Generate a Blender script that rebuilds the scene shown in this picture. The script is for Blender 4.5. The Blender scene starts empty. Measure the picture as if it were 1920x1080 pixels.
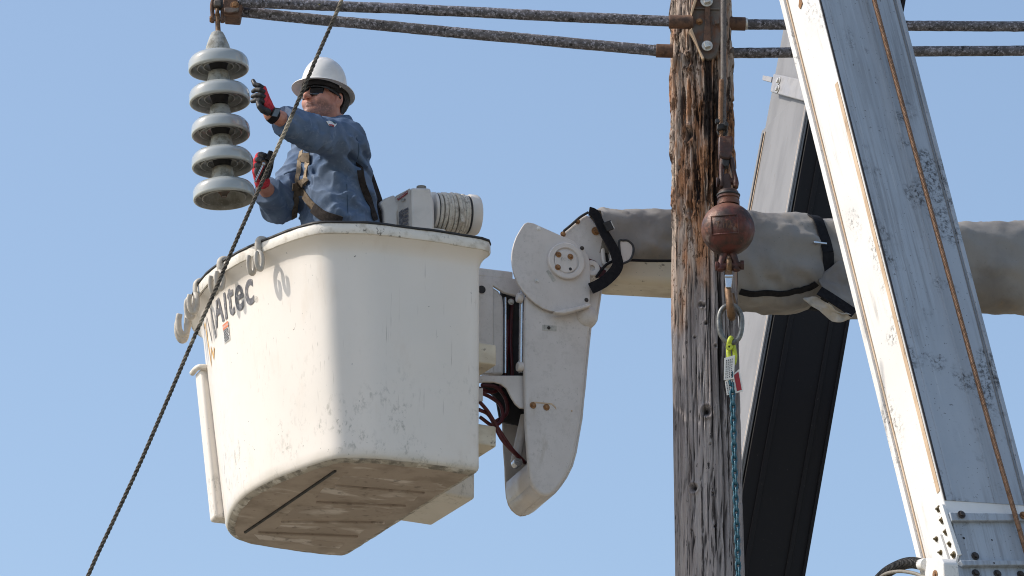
import bpy, math, random
import numpy as np
from mathutils import Vector, Matrix
random.seed(7)
R = math.radians
scn = bpy.context.scene
COL = scn.collection

# ------------------------------------------------------------------ camera
PITCH = R(20.0); LENS = 200.0; FPX = LENS / 36.0 * 1920.0
CAM = np.array([0.0, 0.0, 1.6])
cam_data = bpy.data.cameras.new('camera'); cam_data.lens = LENS; cam_data.sensor_width = 36.0
cam_data.clip_start = 0.5; cam_data.clip_end = 5000.0
cam = bpy.data.objects.new('camera', cam_data); COL.objects.link(cam)
cam.location = CAM; cam.rotation_euler = (R(90) + PITCH, 0, 0)
scn.camera = cam

# ------------------------------------------------------------------ sky and sun
SUN_EL = R(42.0); SUN_AZ = R(-91.0)            # azimuth measured from +Y towards +X
SUN_DIR = np.array([math.sin(SUN_AZ) * math.cos(SUN_EL), math.cos(SUN_AZ) * math.cos(SUN_EL), math.sin(SUN_EL)])
world = bpy.data.worlds.new('World'); scn.world = world; world.use_nodes = True
wn = world.node_tree.nodes; wl = world.node_tree.links
sky = wn.new('ShaderNodeTexSky'); sky.sky_type = 'NISHITA'; sky.sun_disc = False
sky.sun_elevation = SUN_EL; sky.sun_rotation = SUN_AZ
sky.air_density = 1.1; sky.dust_density = 1.7; sky.ozone_density = 0.8; sky.altitude = 50
wn['Background'].inputs['Strength'].default_value = 0.15
wl.new(sky.outputs['Color'], wn['Background'].inputs['Color'])
sun_data = bpy.data.lights.new('sun', 'SUN'); sun_data.energy = 2.85; sun_data.angle = R(0.53)
sun_data.color = (1.0, 0.93, 0.84)
sun = bpy.data.objects.new('sun', sun_data); COL.objects.link(sun)
sun.location = (-20, 20, 30)
sun.rotation_euler = Vector(-SUN_DIR).to_track_quat('-Z', 'Y').to_euler()
scn.cycles.pixel_filter_type = 'BLACKMAN_HARRIS'; scn.cycles.filter_width = 1.05
scn.view_settings.view_transform = 'Standard'; scn.view_settings.look = 'None'
scn.view_settings.exposure = 0.36; scn.view_settings.gamma = 1.0; scn.view_settings.use_curve_mapping = False

# ------------------------------------------------------------------ measuring helpers
c_, s_ = math.cos(PITCH), math.sin(PITCH)
RT = np.array([1.0, 0, 0]); FW = np.array([0, c_, s_]); UP = np.array([0, -s_, c_])
def ray(px, py): return RT * ((px - 960) / FPX) + UP * ((540 - py) / FPX) + FW
def V(px, py, Y):
    d = ray(px, py); return CAM + d * (Y / d[1])
def H(px, py, Z):
    d = ray(px, py); return CAM + d * ((Z - CAM[2]) / d[2])
def onplane(px, py, p0, n):
    d = ray(px, py); return CAM + d * (np.dot(np.asarray(p0) - CAM, n) / np.dot(d, n))
def project(p):
    p = np.asarray(p, float) - CAM
    k = FPX / (p @ FW)
    return np.stack([960 + (p @ RT) * k, 540 - (p @ UP) * k], -1)
def nrm(v):
    v = np.asarray(v, float); return v / np.linalg.norm(v)
Z3 = np.array([0, 0, 1.0])
PXM = 1.0 / 427.0        # metres per photo pixel at 25 m

# ------------------------------------------------------------------ noise for shapes
def _hash(ix, iy, iz, seed):
    h = (ix.astype(np.int64) * 374761393 + iy.astype(np.int64) * 668265263 + iz.astype(np.int64) * 2147483647 + seed * 974634541) & 0xFFFFFFFF
    h = ((h ^ (h >> 13)) * 1274126177) & 0xFFFFFFFF
    h = h ^ (h >> 16)
    return (h & 0xFFFF) / 65535.0
def vnoise(p, seed=0):
    p = np.asarray(p, float); i = np.floor(p); f = p - i; f = f * f * (3 - 2 * f); i = i.astype(np.int64)
    out = 0
    for dx in (0, 1):
        for dy in (0, 1):
            for dz in (0, 1):
                w = (f[..., 0] if dx else 1 - f[..., 0]) * (f[..., 1] if dy else 1 - f[..., 1]) * (f[..., 2] if dz else 1 - f[..., 2])
                out = out + w * _hash(i[..., 0] + dx, i[..., 1] + dy, i[..., 2] + dz, seed)
    return out * 2 - 1
def fbm(p, octaves=4, seed=0):
    a, out = 1.0, 0
    p = np.asarray(p, float)
    for k in range(octaves):
        out = out + a * vnoise(p * 2 ** k, seed + k * 17); a *= 0.5
    return out

# ------------------------------------------------------------------ mesh builder
FR = {}                                         # frames of root objects (world matrices, numpy 4x4)
class MB:
    def __init__(self): self.v = []; self.f = []; self.n = 0
    def add(self, v, f):
        v = np.asarray(v, float).reshape(-1, 3); self.v.append(v)
        n = self.n; self.f.extend([tuple(i + n for i in q) for q in f]); self.n += len(v); return self
    def box(self, c, ax, half):
        c = np.asarray(c, float); ax = [np.asarray(a, float) for a in ax]
        vs = [c + sx * half[0] * ax[0] + sy * half[1] * ax[1] + sz * half[2] * ax[2] for sx in (-1, 1) for sy in (-1, 1) for sz in (-1, 1)]
        return self.add(vs, [(0, 1, 3, 2), (4, 6, 7, 5), (0, 4, 5, 1), (2, 3, 7, 6), (0, 2, 6, 4), (1, 5, 7, 3)])
    def prism(self, poly, ext):                 # poly: 3-D points, ext: vector
        p = np.asarray(poly, float); e = np.asarray(ext, float); n = len(p)
        nn = np.zeros(3)
        for i in range(n): nn += np.cross(p[i], p[(i + 1) % n])
        if np.dot(nn, e) > 0: p = p[::-1]
        f = [tuple(range(n)), tuple(range(2 * n - 1, n - 1, -1))] + [(i, i + n, (i + 1) % n + n, (i + 1) % n) for i in range(n)]
        return self.add(np.vstack([p, p + e]), [tuple(reversed(q)) if k > 1 else q for k, q in enumerate(f)])
    def tube(self, path, r, n=12, caps=True, closed=False, twist=0.0, squash=None, up=None):
        P = np.asarray(path, float); m = len(P)
        r = np.full(m, r, float) if np.isscalar(r) else np.asarray(r, float)
        if closed: T = np.roll(P, -1, 0) - np.roll(P, 1, 0)
        else: T = np.gradient(P, axis=0)
        T = T / np.maximum(np.linalg.norm(T, axis=1, keepdims=True), 1e-12)
        ref = np.array(up, float) if up is not None else (np.array([0, 0, 1.0]) if abs(T[0][2]) < 0.9 else np.array([1.0, 0, 0]))
        u = nrm(ref - T[0] * np.dot(ref, T[0])); rings = []
        for i in range(m):
            if up is not None: u = nrm(np.asarray(up, float) - T[i] * np.dot(up, T[i]))
            else: u = nrm(u - T[i] * np.dot(u, T[i]))
            w = np.cross(T[i], u)
            a = np.arange(n) * 2 * math.pi / n + twist * i
            s = squash or (1, 1)
            rings.append(P[i] + r[i] * (np.cos(a)[:, None] * u * s[0] + np.sin(a)[:, None] * w * s[1]))
        f = []
        k = m if closed else m - 1
        for i in range(k):
            j = (i + 1) % m
            for q in range(n): f.append((i * n + q, i * n + (q + 1) % n, j * n + (q + 1) % n, j * n + q))
        if caps and not closed: f += [tuple(range(n - 1, -1, -1)), tuple((m - 1) * n + q for q in range(n))]
        return self.add(np.vstack(rings), f)
    def cyl(self, a, b, r, n=20, r2=None):
        return self.tube([a, b], [r, r if r2 is None else r2], n)
    def lathe(self, prof, o, axis=Z3, n=32):    # prof: (r, h) list along axis
        ax = nrm(axis); ref = np.array([1.0, 0, 0]) if abs(ax[0]) < 0.9 else np.array([0, 1.0, 0])
        u = nrm(ref - ax * np.dot(ref, ax)); w = np.cross(ax, u); a = np.arange(n) * 2 * math.pi / n
        vs = []; f = []
        for r, h in prof: vs.append(np.asarray(o) + ax * h + max(r, 1e-5) * (np.cos(a)[:, None] * u + np.sin(a)[:, None] * w))
        m = len(prof); up = prof[-1][1] > prof[0][1]
        for i in range(m - 1):
            for q in range(n):
                qq = (i * n + q, i * n + (q + 1) % n, (i + 1) * n + (q + 1) % n, (i + 1) * n + q)
                f.append(qq)
        return self.add(np.vstack(vs), f)
    def sphere(self, c, r, n=16):
        r = np.broadcast_to(np.asarray(r, float), (3,))
        vs = []; f = []; m = n
        for i in range(n // 2 + 1):
            th = math.pi * i / (n // 2)
            for q in range(m):
                a = 2 * math.pi * q / m
                vs.append(np.asarray(c) + r * np.array([math.sin(th) * math.cos(a), math.sin(th) * math.sin(a), math.cos(th)]))
        for i in range(n // 2):
            for q in range(m): f.append((i * m + q, (i + 1) * m + q, (i + 1) * m + (q + 1) % m, i * m + (q + 1) % m))
        return self.add(vs, f)
    def bolt(self, c, axis, r=0.012, h=0.012, washer=True, n=6):
        ax = nrm(axis); c = np.asarray(c, float)
        if washer: self.lathe([(0, 0), (r * 1.6, 0), (r * 1.6, h * .3), (0, h * .3)], c, ax, 16)
        self.lathe([(r, 0), (r, h * .9), (r * .85, h), (0, h)], c, ax, n); return self
    def build(self, name, mat, parent=None, smooth=None, bevel=0, frame=None, keep=None, subsurf=0, seg=2):
        V_ = np.vstack(self.v) if keep is None else keep
        me = bpy.data.meshes.new(name)
        if parent is not None: M = FR[parent.name]
        elif frame is not None: M = frame
        else:
            M = np.eye(4); lo = V_.min(0); hi = V_.max(0); M[:3, 3] = [(lo[0] + hi[0]) / 2, (lo[1] + hi[1]) / 2, lo[2]]
        Vl = (V_ - M[:3, 3]) @ M[:3, :3]
        me.from_pydata(Vl.tolist(), [], self.f); me.validate(); me.update()
        o = bpy.data.objects.new(name, me); COL.objects.link(o)
        if parent is not None: o.parent = parent
        else: o.matrix_world = Matrix(M.tolist())
        FR[o.name] = M
        if mat is not None: me.materials.append(mat)
        if bevel:
            b = o.modifiers.new('bevel', 'BEVEL'); b.width = bevel; b.segments = seg; b.limit_method = 'ANGLE'; b.angle_limit = R(40)
            b.harden_normals = False
        if subsurf:
            b = o.modifiers.new('sub', 'SUBSURF'); b.levels = subsurf; b.render_levels = subsurf
        import bmesh
        bm = bmesh.new(); bm.from_mesh(me); bmesh.ops.recalc_face_normals(bm, faces=bm.faces); bm.to_mesh(me); bm.free()
        if smooth is not None:
            if smooth >= 179: me.shade_smooth()
            else:
                me.shade_smooth(); me.set_sharp_from_angle(angle=R(smooth))
        return o
def frame_of(o, x, y=None):
    """right handed frame with z as close to vertical as x allows"""
    x = nrm(x); z = nrm(Z3 - x * x[2]) if y is None else nrm(np.cross(x, y)); y = np.cross(z, x)
    M = np.eye(4); M[:3, 0] = x; M[:3, 1] = y; M[:3, 2] = z; M[:3, 3] = o; return M
def tag(o, label, cat, group=None, kind=None):
    o['label'] = label; o['category'] = cat
    if group: o['group'] = group
    if kind: o['kind'] = kind
    return o
def thing(name, label, cat, loc, frame=None, group=None):
    o = bpy.data.objects.new(name, None); COL.objects.link(o); o.empty_display_size = 0.05
    M = np.eye(4) if frame is None else frame.copy(); M[:3, 3] = loc
    o.matrix_world = Matrix(M.tolist()); FR[o.name] = M
    return tag(o, label, cat, group)

def catmull(P, n, closed=False):
    P = np.asarray(P, float); m = len(P)
    t = np.linspace(0, m if closed else m - 1, n, endpoint=not closed); out = []
    for x in t:
        i = min(int(x), m - 1 if closed else m - 2); f = x - i
        g = (lambda k: P[k % m]) if closed else (lambda k: P[min(max(k, 0), m - 1)] if 0 <= k < m else (2 * P[0] - P[1] if k < 0 else 2 * P[-1] - P[-2]))
        a, b, c, d = g(i - 1), g(i), g(i + 1), g(i + 2)
        out.append(0.5 * (2 * b + (c - a) * f + (2 * a - 5 * b + 4 * c - d) * f * f + (3 * b - a - 3 * c + d) * f ** 3))
    return np.array(out)
def arcpoints(c, r, a0, a1, n, e1, e2):
    a = np.linspace(a0, a1, n); return np.asarray(c) + r * (np.cos(a)[:, None] * np.asarray(e1) + np.sin(a)[:, None] * np.asarray(e2))

# ------------------------------------------------------------------ signed distance surfaces (for bodies and cloth)
def smin(a, b, k):
    h = np.clip(0.5 + 0.5 * (b - a) / k, 0, 1); return b + (a - b) * h - k * h * (1 - h)
def smax(a, b, k): return -smin(-a, -b, k)
def sd_cone(p, a, b, ra, rb):
    a = np.asarray(a, float); b = np.asarray(b, float); ab = b - a
    t = np.clip(((p - a) @ ab) / (ab @ ab), 0, 1)
    return np.linalg.norm(p - a - t[..., None] * ab, axis=-1) - (ra + (rb - ra) * t)
def sd_ell(p, c, r):
    q = (p - np.asarray(c)) / np.asarray(r); k = np.linalg.norm(q, axis=-1)
    return (k - 1) * min(r)
def surface_nets(f, lo, hi, h):
    lo = np.asarray(lo, float); hi = np.asarray(hi, float)
    n = np.ceil((hi - lo) / h).astype(int) + 1
    g = np.stack(np.meshgrid(*[lo[i] + h * np.arange(n[i]) for i in range(3)], indexing='ij'), -1)
    C = 4; nc = (n + C - 1) // C + 1
    gc = np.stack(np.meshgrid(*[lo[i] + h * C * np.arange(nc[i]) for i in range(3)], indexing='ij'), -1)
    dc = f(gc.reshape(-1, 3)).reshape(nc)
    d = np.repeat(np.repeat(np.repeat(dc, C, 0), C, 1), C, 2)
    near = np.abs(d) < h * C * 3.2; d = d[:n[0], :n[1], :n[2]].copy(); near = near[:n[0], :n[1], :n[2]]
    d[near] = f(g[near]); ins = d < 0
    nx, ny, nz = n - 1
    corner = [(0, 0, 0), (1, 0, 0), (0, 1, 0), (1, 1, 0), (0, 0, 1), (1, 0, 1), (0, 1, 1), (1, 1, 1)]
    sl = lambda a, c: a[c[0]:c[0] + nx, c[1]:c[1] + ny, c[2]:c[2] + nz]
    cnt = sum(sl(ins, c).astype(int) for c in corner); act = (cnt > 0) & (cnt < 8)
    acc = np.zeros((nx, ny, nz, 3)); num = np.zeros((nx, ny, nz))
    for i in range(8):
        for j in range(i + 1, 8):
            a, b = corner[i], corner[j]
            if sum(abs(a[k] - b[k]) for k in range(3)) != 1: continue
            da, db = sl(d, a), sl(d, b); m = ((da < 0) != (db < 0)) & act
            t = np.where(m, da / np.where(m, da - db, 1), 0)
            q = np.array(a)[None, None, None] + t[..., None] * (np.array(b) - np.array(a))
            acc += np.where(m[..., None], q, 0); num += m
    idx = -np.ones((nx, ny, nz), int); w = np.argwhere(act); idx[act] = np.arange(len(w))
    verts = lo + h * (w + acc[act] / num[act][:, None])
    faces = []
    for ax in range(3):
        o1, o2 = [(1, 2), (2, 0), (0, 1)][ax]
        a = [slice(1, n[k] - 1) for k in range(3)]; a[ax] = slice(0, n[ax] - 1); b = list(a); b[ax] = slice(1, n[ax])
        A = ins[tuple(a)]; B = ins[tuple(b)]
        for flip, M in ((False, A & ~B), (True, ~A & B)):
            c = np.argwhere(M)
            if not len(c): continue
            base = c.copy(); off = [1, 1, 1]; off[ax] = 0; base = base + np.array(off)
            e1 = np.zeros(3, int); e1[o1] = 1; e2 = np.zeros(3, int); e2[o2] = 1
            q = [idx[tuple((base - s).T)] for s in (e1 + e2, e2, 0 * e1, e1)]
            q = np.stack(q, 1)
            if flip: q = q[:, ::-1]
            faces.append(q)
    faces = np.vstack(faces); faces = faces[(faces >= 0).all(1)]
    return verts, faces.tolist()
# ------------------------------------------------------------------ materials
class Mat:
    def __init__(self, name, base=(.5, .5, .5), rough=.5, metal=0.0, spec=0.5, coat=0.0):
        self.m = bpy.data.materials.new(name); self.m.use_nodes = True
        self.nt = self.m.node_tree; self.b = self.nt.nodes['Principled BSDF']
        self.set('Base Color', (*base, 1)); self.set('Roughness', rough); self.set('Metallic', metal)
        self.set('Specular IOR Level', spec); self.set('Coat Weight', coat)
        self.tc = self.nt.nodes.new('ShaderNodeTexCoord'); self.col = None; self.base = base; self.h = None
    def set(self, k, v): self.b.inputs[k].default_value = v
    def node(self, t, **kw):
        n = self.nt.nodes.new(t)
        for k, v in kw.items(): setattr(n, k, v)
        return n
    def link(self, a, b): self.nt.links.new(a, b)
    def coords(self, scale=(1, 1, 1), loc=(0, 0, 0), rot=(0, 0, 0)):
        mp = self.node('ShaderNodeMapping'); self.link(self.tc.outputs['Object'], mp.inputs['Vector'])
        mp.inputs['Scale'].default_value = scale; mp.inputs['Location'].default_value = loc; mp.inputs['Rotation'].default_value = rot
        return mp.outputs['Vector']
    def noise(self, scale, detail=4, rough=.55, stretch=(1, 1, 1), loc=(0, 0, 0), rot=(0, 0, 0), dist=0):
        n = self.node('ShaderNodeTexNoise'); self.link(self.coords(stretch, loc, rot), n.inputs['Vector'])
        n.inputs['Scale'].default_value = scale; n.inputs['Detail'].default_value = detail; n.inputs['Roughness'].default_value = rough
        n.inputs['Distortion'].default_value = dist
        return n.outputs['Fac']
    def voronoi(self, scale, stretch=(1, 1, 1), feature='F1', loc=(0, 0, 0)):
        n = self.node('ShaderNodeTexVoronoi'); n.feature = feature; self.link(self.coords(stretch, loc), n.inputs['Vector'])
        n.inputs['Scale'].default_value = scale; return n.outputs['Distance']
    def axis(self, k):
        s = self.node('ShaderNodeSeparateXYZ'); self.link(self.tc.outputs['Object'], s.inputs['Vector']); return s.outputs[k]
    def attr(self, name):
        a = self.node('ShaderNodeAttribute'); a.attribute_name = name; return a.outputs['Fac']
    def ramp(self, fac, a, b, va=0.0, vb=1.0, smooth=True):
        n = self.node('ShaderNodeMapRange'); n.interpolation_type = 'SMOOTHSTEP' if smooth else 'LINEAR'
        self.link(fac, n.inputs['Value'])
        n.inputs['From Min'].default_value = a; n.inputs['From Max'].default_value = b
        n.inputs['To Min'].default_value = va; n.inputs['To Max'].default_value = vb; return n.outputs['Result']
    def math(self, op, a, b):
        n = self.node('ShaderNodeMath', operation=op)
        for i, x in enumerate((a, b)):
            if isinstance(x, (int, float)): n.inputs[i].default_value = x
            else: self.link(x, n.inputs[i])
        return n.outputs[0]
    def mul(self, a, b): return self.math('MULTIPLY', a, b)
    def mix(self, fac, color, blend='MIX'):
        n = self.node('ShaderNodeMix', data_type='RGBA', blend_type=blend)
        if isinstance(fac, (int, float)): n.inputs['Factor'].default_value = fac
        else: self.link(fac, n.inputs['Factor'])
        if self.col is None: n.inputs[6].default_value = (*self.base, 1)
        else: self.link(self.col, n.inputs[6])
        if isinstance(color, tuple): n.inputs[7].default_value = (*color, 1)
        else: self.link(color, n.inputs[7])
        self.col = n.outputs[2]; return self
    def rough(self, fac, a, b): self.link(self.ramp(fac, 0.3, 0.7, a, b), self.b.inputs['Roughness']); return self
    def bump(self, fac, strength=.3, dist=.01):
        n = self.node('ShaderNodeBump'); n.inputs['Strength'].default_value = strength; n.inputs['Distance'].default_value = dist
        self.link(fac, n.inputs['Height'])
        if self.h is not None: self.link(self.h, n.inputs['Normal'])
        self.h = n.outputs['Normal']; return self
    def done(self):
        if self.col is not None: self.link(self.col, self.b.inputs['Base Color'])
        if self.h is not None: self.link(self.h, self.b.inputs['Normal'])
        return self.m
MT = {}
def simple(name, base, rough=.5, metal=0.0, var=.12, scale=30, bump=.15, bdist=.002, spec=.5, dark=None):
    m = Mat(name, base, rough, metal, spec)
    n = m.noise(scale, 5)
    d = dark or tuple(x * (1 - var * 2) for x in base)
    m.mix(m.ramp(n, .42, .72), d)
    m.rough(m.noise(scale * .6, 3, loc=(3, 1, 2)), max(rough - .1, .05), min(rough + .12, 1))
    if bump: m.bump(m.noise(scale * 3, 4, loc=(5, 5, 5)), bump, bdist)
    MT[name] = m.done(); return MT[name]

# white fibreglass of the bucket: faint yellowing, specks, scuffs, green-grey grime low down
m = Mat('bucket_white', (.77, .715, .65), .36, spec=.4)
m.mix(m.ramp(m.noise(2.2, 4), .38, .72, 0, .55), (.70, .66, .60))
m.mix(m.mul(m.ramp(m.noise(9, 6, .6, (1, 1, .35)), .55, .75), .30), (.62, .53, .43))
m.mix(m.mul(m.ramp(m.noise(22, 5, .7, (1, 1, .16), loc=(2, 1, 0)), .62, .75), .30), (.40, .36, .31))       # faint runs
sp = m.mul(m.ramp(m.noise(55, 3, .6), .69, .72), m.ramp(m.noise(5, 3, loc=(4, 0, 1)), .50, .62))
m.mix(m.mul(sp, .9), (.05, .045, .04))                                                                 # dark chips
gr = m.mul(m.ramp(m.noise(38, 6, .72, (1, 1, .6)), .50, .68), m.mul(m.ramp(m.axis(2), .62, .10), m.ramp(m.noise(4.2, 3, loc=(7, 3, 1)), .46, .60)))
m.mix(m.mul(gr, .62), (.20, .19, .15))
m.mix(m.mul(m.ramp(m.noise(160, 2, .5, (1, 1, .02), rot=(0, .5, .3)), .66, .70), m.ramp(m.noise(6, 2, loc=(1, 9, 3)), .5, .62)), (.50, .45, .40))
m.mix(m.mul(m.ramp(m.math('ADD', m.axis(2), m.mul(m.noise(7, 4), .12)), .115, .055), .5), (.52, .49, .42))   # wear along the lower edge
m.rough(m.noise(14, 4), .28, .52); m.bump(m.noise(5, 3), .10, .01); m.bump(m.noise(120, 3), .06, .001)
MT['bucket_white'] = m.done()
# underside of the bucket
m = Mat('bucket_underside', (.40, .33, .275), .7)
m.mix(m.ramp(m.noise(5, 5, .6), .42, .66), (.29, .235, .19))
m.mix(m.mul(m.ramp(m.noise(5, 5, .6, (.6, 1.6, 1), loc=(2, 4, 0), dist=.6), .58, .68), .6), (.62, .56, .51))
m.mix(m.mul(m.ramp(m.noise(30, 5), .62, .72), .5), (.16, .13, .105))
m.bump(m.noise(30, 5), .3, .003); MT['bucket_underside'] = m.done()
m = Mat('scuffed_pad', (.37, .305, .255), .7)
m.mix(m.mul(m.ramp(m.noise(4.5, 4, .55, (.8, 1.5, 1), loc=(1, 2, 0), dist=.5), .48, .62), .8), (.66, .60, .555))
m.mix(m.mul(m.ramp(m.noise(26, 5), .55, .70), .6), (.13, .11, .09))
m.bump(m.noise(40, 5), .4, .003); MT['scuffed_pad'] = m.done()
m = Mat('worn_edge', (.44, .40, .34), .6)
m.mix(m.ramp(m.noise(16, 6, .7), .44, .62), (.20, .185, .16)); m.mix(m.mul(m.ramp(m.noise(14, 4, loc=(3, 0, 0)), .55, .65), .7), (.74, .71, .66))
m.bump(m.noise(60, 5), .5, .003); MT['worn_edge'] = m.done()
m = Mat('lip_paint', (.74, .70, .63), .42)
m.mix(m.ramp(m.noise(20, 6, .65), .45, .68, 0, .8), (.50, .45, .37))
m.mix(m.mul(m.ramp(m.noise(34, 5, .7), .57, .66), m.ramp(m.noise(4, 3), .42, .6)), (.17, .155, .13))
m.bump(m.noise(70, 4), .3, .002); MT['lip_paint'] = m.done()
simple('dark_rubber', (.025, .025, .027), .6, var=.2, scale=40)
simple('black_strap', (.010, .010, .013), .75, var=.2, scale=90, bump=.5, bdist=.002, spec=.2)
simple('glove_black', (.016, .017, .020), .55, var=.2, scale=120, bump=.5, bdist=.002)
simple('glove_red', (.62, .055, .075), .8, var=.25, scale=80, bump=.5, bdist=.002, spec=.2)
simple('ink', (.10, .10, .115), .6, var=.35, scale=60, dark=(.30, .29, .28), bump=0)
simple('ink_black', (.03, .03, .035), .5, var=.2, scale=40, bump=0)
simple('decal_orange', (.72, .20, .07), .5, var=.12, scale=40, bump=0)
simple('decal_yellow', (.80, .46, .10), .5, var=.25, scale=30, bump=0)
simple('decal_grey', (.46, .44, .40), .5, var=.2, scale=60, bump=0)
simple('decal_white', (.80, .79, .76), .45, var=.08, scale=30, bump=0)
simple('decal_red', (.36, .02, .03), .5, var=.12, scale=30, bump=0)
simple('hook_plastic', (.52, .48, .42), .5, var=.12, scale=25)
m = Mat('lift_paint', (.62, .575, .545), .42)
m.mix(m.ramp(m.noise(5, 5), .40, .70, 0, .6), (.52, .48, .45))
m.mix(m.mul(m.ramp(m.noise(34, 6, .75), .48, .62), m.ramp(m.noise(4, 3, loc=(2, 7, 1)), .42, .60, 0, .28)), (.38, .35, .32)); m.mix(m.mul(m.ramp(m.noise(60, 4, .7), .62, .70), .5), (.26, .24, .215))
m.mix(m.mul(m.ramp(m.noise(13, 5, .7, (1, 1, .3)), .60, .74), .5), (.42, .37, .31))
m.bump(m.noise(90, 4), .2, .0015); m.rough(m.noise(10, 3), .35, .55); MT['lift_paint'] = m.done()
m = Mat('boom_cream', (.62, .55, .43), .45)
m.mix(m.ramp(m.noise(8, 5, .6, (.5, 1, 1)), .42, .7), (.46, .38, .27)); m.mix(m.mul(m.ramp(m.noise(24, 5, .7), .60, .66), .8), (.15, .12, .09))
m.bump(m.noise(40, 4), .2, .002); MT['boom_cream'] = m.done()
m = Mat('canvas_cover', (.28, .265, .25), .85, spec=.25)
m.mix(m.ramp(m.noise(3.5, 5), .38, .70), (.18, .17, .165)); m.mix(m.mul(m.ramp(m.noise(8, 5, .65, (1, 1, .6), loc=(3, 3, 3)), .55, .72), .5), (.26, .215, .165))
m.mix(m.mul(m.ramp(m.noise(90, 3, .7), .64, .70), .35), (.08, .075, .07))
w1 = m.noise(420, 2); m.bump(w1, .25, .0012); m.bump(m.noise(14, 4, .6), .35, .008); MT['canvas_cover'] = m.done()
simple('rust_bolt', (.30, .15, .06), .75, var=.25, scale=90, bump=.5, bdist=.002, dark=(.12, .055, .025))
m = Mat('rusted_steel', (.155, .085, .055), .8, .1)
m.mix(m.ramp(m.noise(30, 6, .65), .42, .66), (.065, .04, .03)); m.mix(m.mul(m.ramp(m.noise(70, 4, loc=(2, 2, 2)), .60, .72), .6), (.30, .18, .11))
m.bump(m.noise(110, 5), .6, .003); MT['rusted_steel'] = m.done()
m = Mat('dull_iron', (.135, .115, .10), .72, .25)
m.mix(m.ramp(m.noise(18, 6, .65), .44, .64), (.16, .075, .045)); m.mix(m.mul(m.ramp(m.noise(8, 5, loc=(1, 5, 2)), .55, .68), .6), (.24, .22, .20))
m.bump(m.noise(90, 5), .6, .003); MT['dull_iron'] = m.done()
m = Mat('lichen_tube', (.095, .09, .095), .8, .15)
m.mix(m.ramp(m.noise(22, 6, .7, (.6, 1, 1)), .46, .62), (.165, .155, .165)); m.mix(m.mul(m.ramp(m.noise(75, 5, .75), .50, .62), .85), (.42, .41, .47))
m.mix(m.mul(m.ramp(m.noise(40, 4, loc=(5, 2, 1)), .60, .66), .9), (.022, .02, .02)); m.mix(m.mul(m.ramp(m.noise(16, 3, loc=(9, 2, 7)), .70, .74), .8), (.42, .36, .12))
m.bump(m.noise(130, 5), .9, .005); MT['lichen_tube'] = m.done()
m = Mat('porcelain', (.38, .40, .39), .1, spec=.8, coat=.5)
m.mix(m.ramp(m.noise(7, 3), .42, .72, 0, .5), (.30, .315, .295)); m.mix(m.mul(m.ramp(m.noise(30, 5, .7, (1, 1, .3)), .60, .74), .35), (.24, .21, .15))
m.rough(m.noise(16, 4), .07, .22); m.bump(m.noise(40, 3), .06, .001); MT['porcelain'] = m.done()
m = Mat('porcelain_underside', (.31, .31, .29), .3)
m.mix(m.ramp(m.noise(16, 5, .65), .42, .66), (.19, .185, .16)); m.mix(m.mul(m.ramp(m.noise(60, 4), .62, .70), .6), (.45, .44, .42)); m.bump(m.noise(60, 4), .3, .002); MT['porcelain_underside'] = m.done()
m = Mat('cement_cap', (.36, .365, .345), .8)
m.mix(m.ramp(m.noise(26, 6, .65), .42, .66), (.17, .165, .145)); m.mix(m.mul(m.ramp(m.noise(14, 4, loc=(2, 2, 2)), .60, .70), .5), (.33, .27, .19)); m.bump(m.noise(90, 5), .5, .003); MT['cement_cap'] = m.done()
# crane parts
m = Mat('crane_white', (.80, .78, .75), .36)
m.mix(m.ramp(m.noise(3, 5), .40, .75, 0, .6), (.66, .65, .63))
streak = m.mul(m.ramp(m.noise(30, 6, .7, (1, 1, .05)), .50, .66), m.ramp(m.noise(3.2, 4, .6, (1, 1, .7), loc=(4, 2, 1)), .46, .62))
m.mix(m.mul(streak, .45), (.25, .235, .22))
blot = m.mul(m.ramp(m.noise(46, 6, .75), .48, .66), m.ramp(m.noise(3.0, 2, .5, (1.4, 1.4, 1), loc=(.3, 2.5, 6)), .56, .68))
m.mix(m.mul(blot, .9), (.055, .05, .045))
m.mix(m.mul(m.ramp(m.noise(90, 3, .7), .67, .70), .7), (.10, .08, .06))
m.rough(m.noise(12, 4), .28, .5); m.bump(m.noise(80, 4), .15, .0015); MT['crane_white'] = m.done()
m = Mat('crane_shaded_scuffed', (.40, .44, .49), .42)  # white boom's shaded front: blue-grey shade painted into the base, real scuffs over it
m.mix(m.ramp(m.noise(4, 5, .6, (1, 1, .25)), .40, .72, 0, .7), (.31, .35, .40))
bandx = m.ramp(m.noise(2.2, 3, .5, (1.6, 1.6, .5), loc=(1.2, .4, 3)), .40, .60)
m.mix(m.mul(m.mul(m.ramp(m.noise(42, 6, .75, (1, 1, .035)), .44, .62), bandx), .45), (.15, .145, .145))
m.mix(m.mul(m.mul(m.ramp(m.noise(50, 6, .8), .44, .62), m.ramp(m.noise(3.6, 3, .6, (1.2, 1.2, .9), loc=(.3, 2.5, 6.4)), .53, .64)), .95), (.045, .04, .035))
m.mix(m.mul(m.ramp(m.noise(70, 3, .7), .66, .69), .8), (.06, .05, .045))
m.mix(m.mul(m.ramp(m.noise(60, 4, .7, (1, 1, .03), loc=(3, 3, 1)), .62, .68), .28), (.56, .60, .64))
m.rough(m.noise(12, 4), .32, .55); m.bump(m.noise(80, 4), .15, .0015); MT['crane_shaded_scuffed'] = m.done()
m = Mat('bare_strip', (.52, .37, .24), .6); m.mix(m.ramp(m.noise(20, 5, .65, (1, 1, .2)), .42, .66), (.66, .50, .35)); m.mix(m.mul(m.ramp(m.noise(50, 5, .7, (1, 1, .1)), .58, .68), .8), (.20, .13, .08)); m.bump(m.noise(80, 4), .3, .002); MT['bare_strip'] = m.done()
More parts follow.
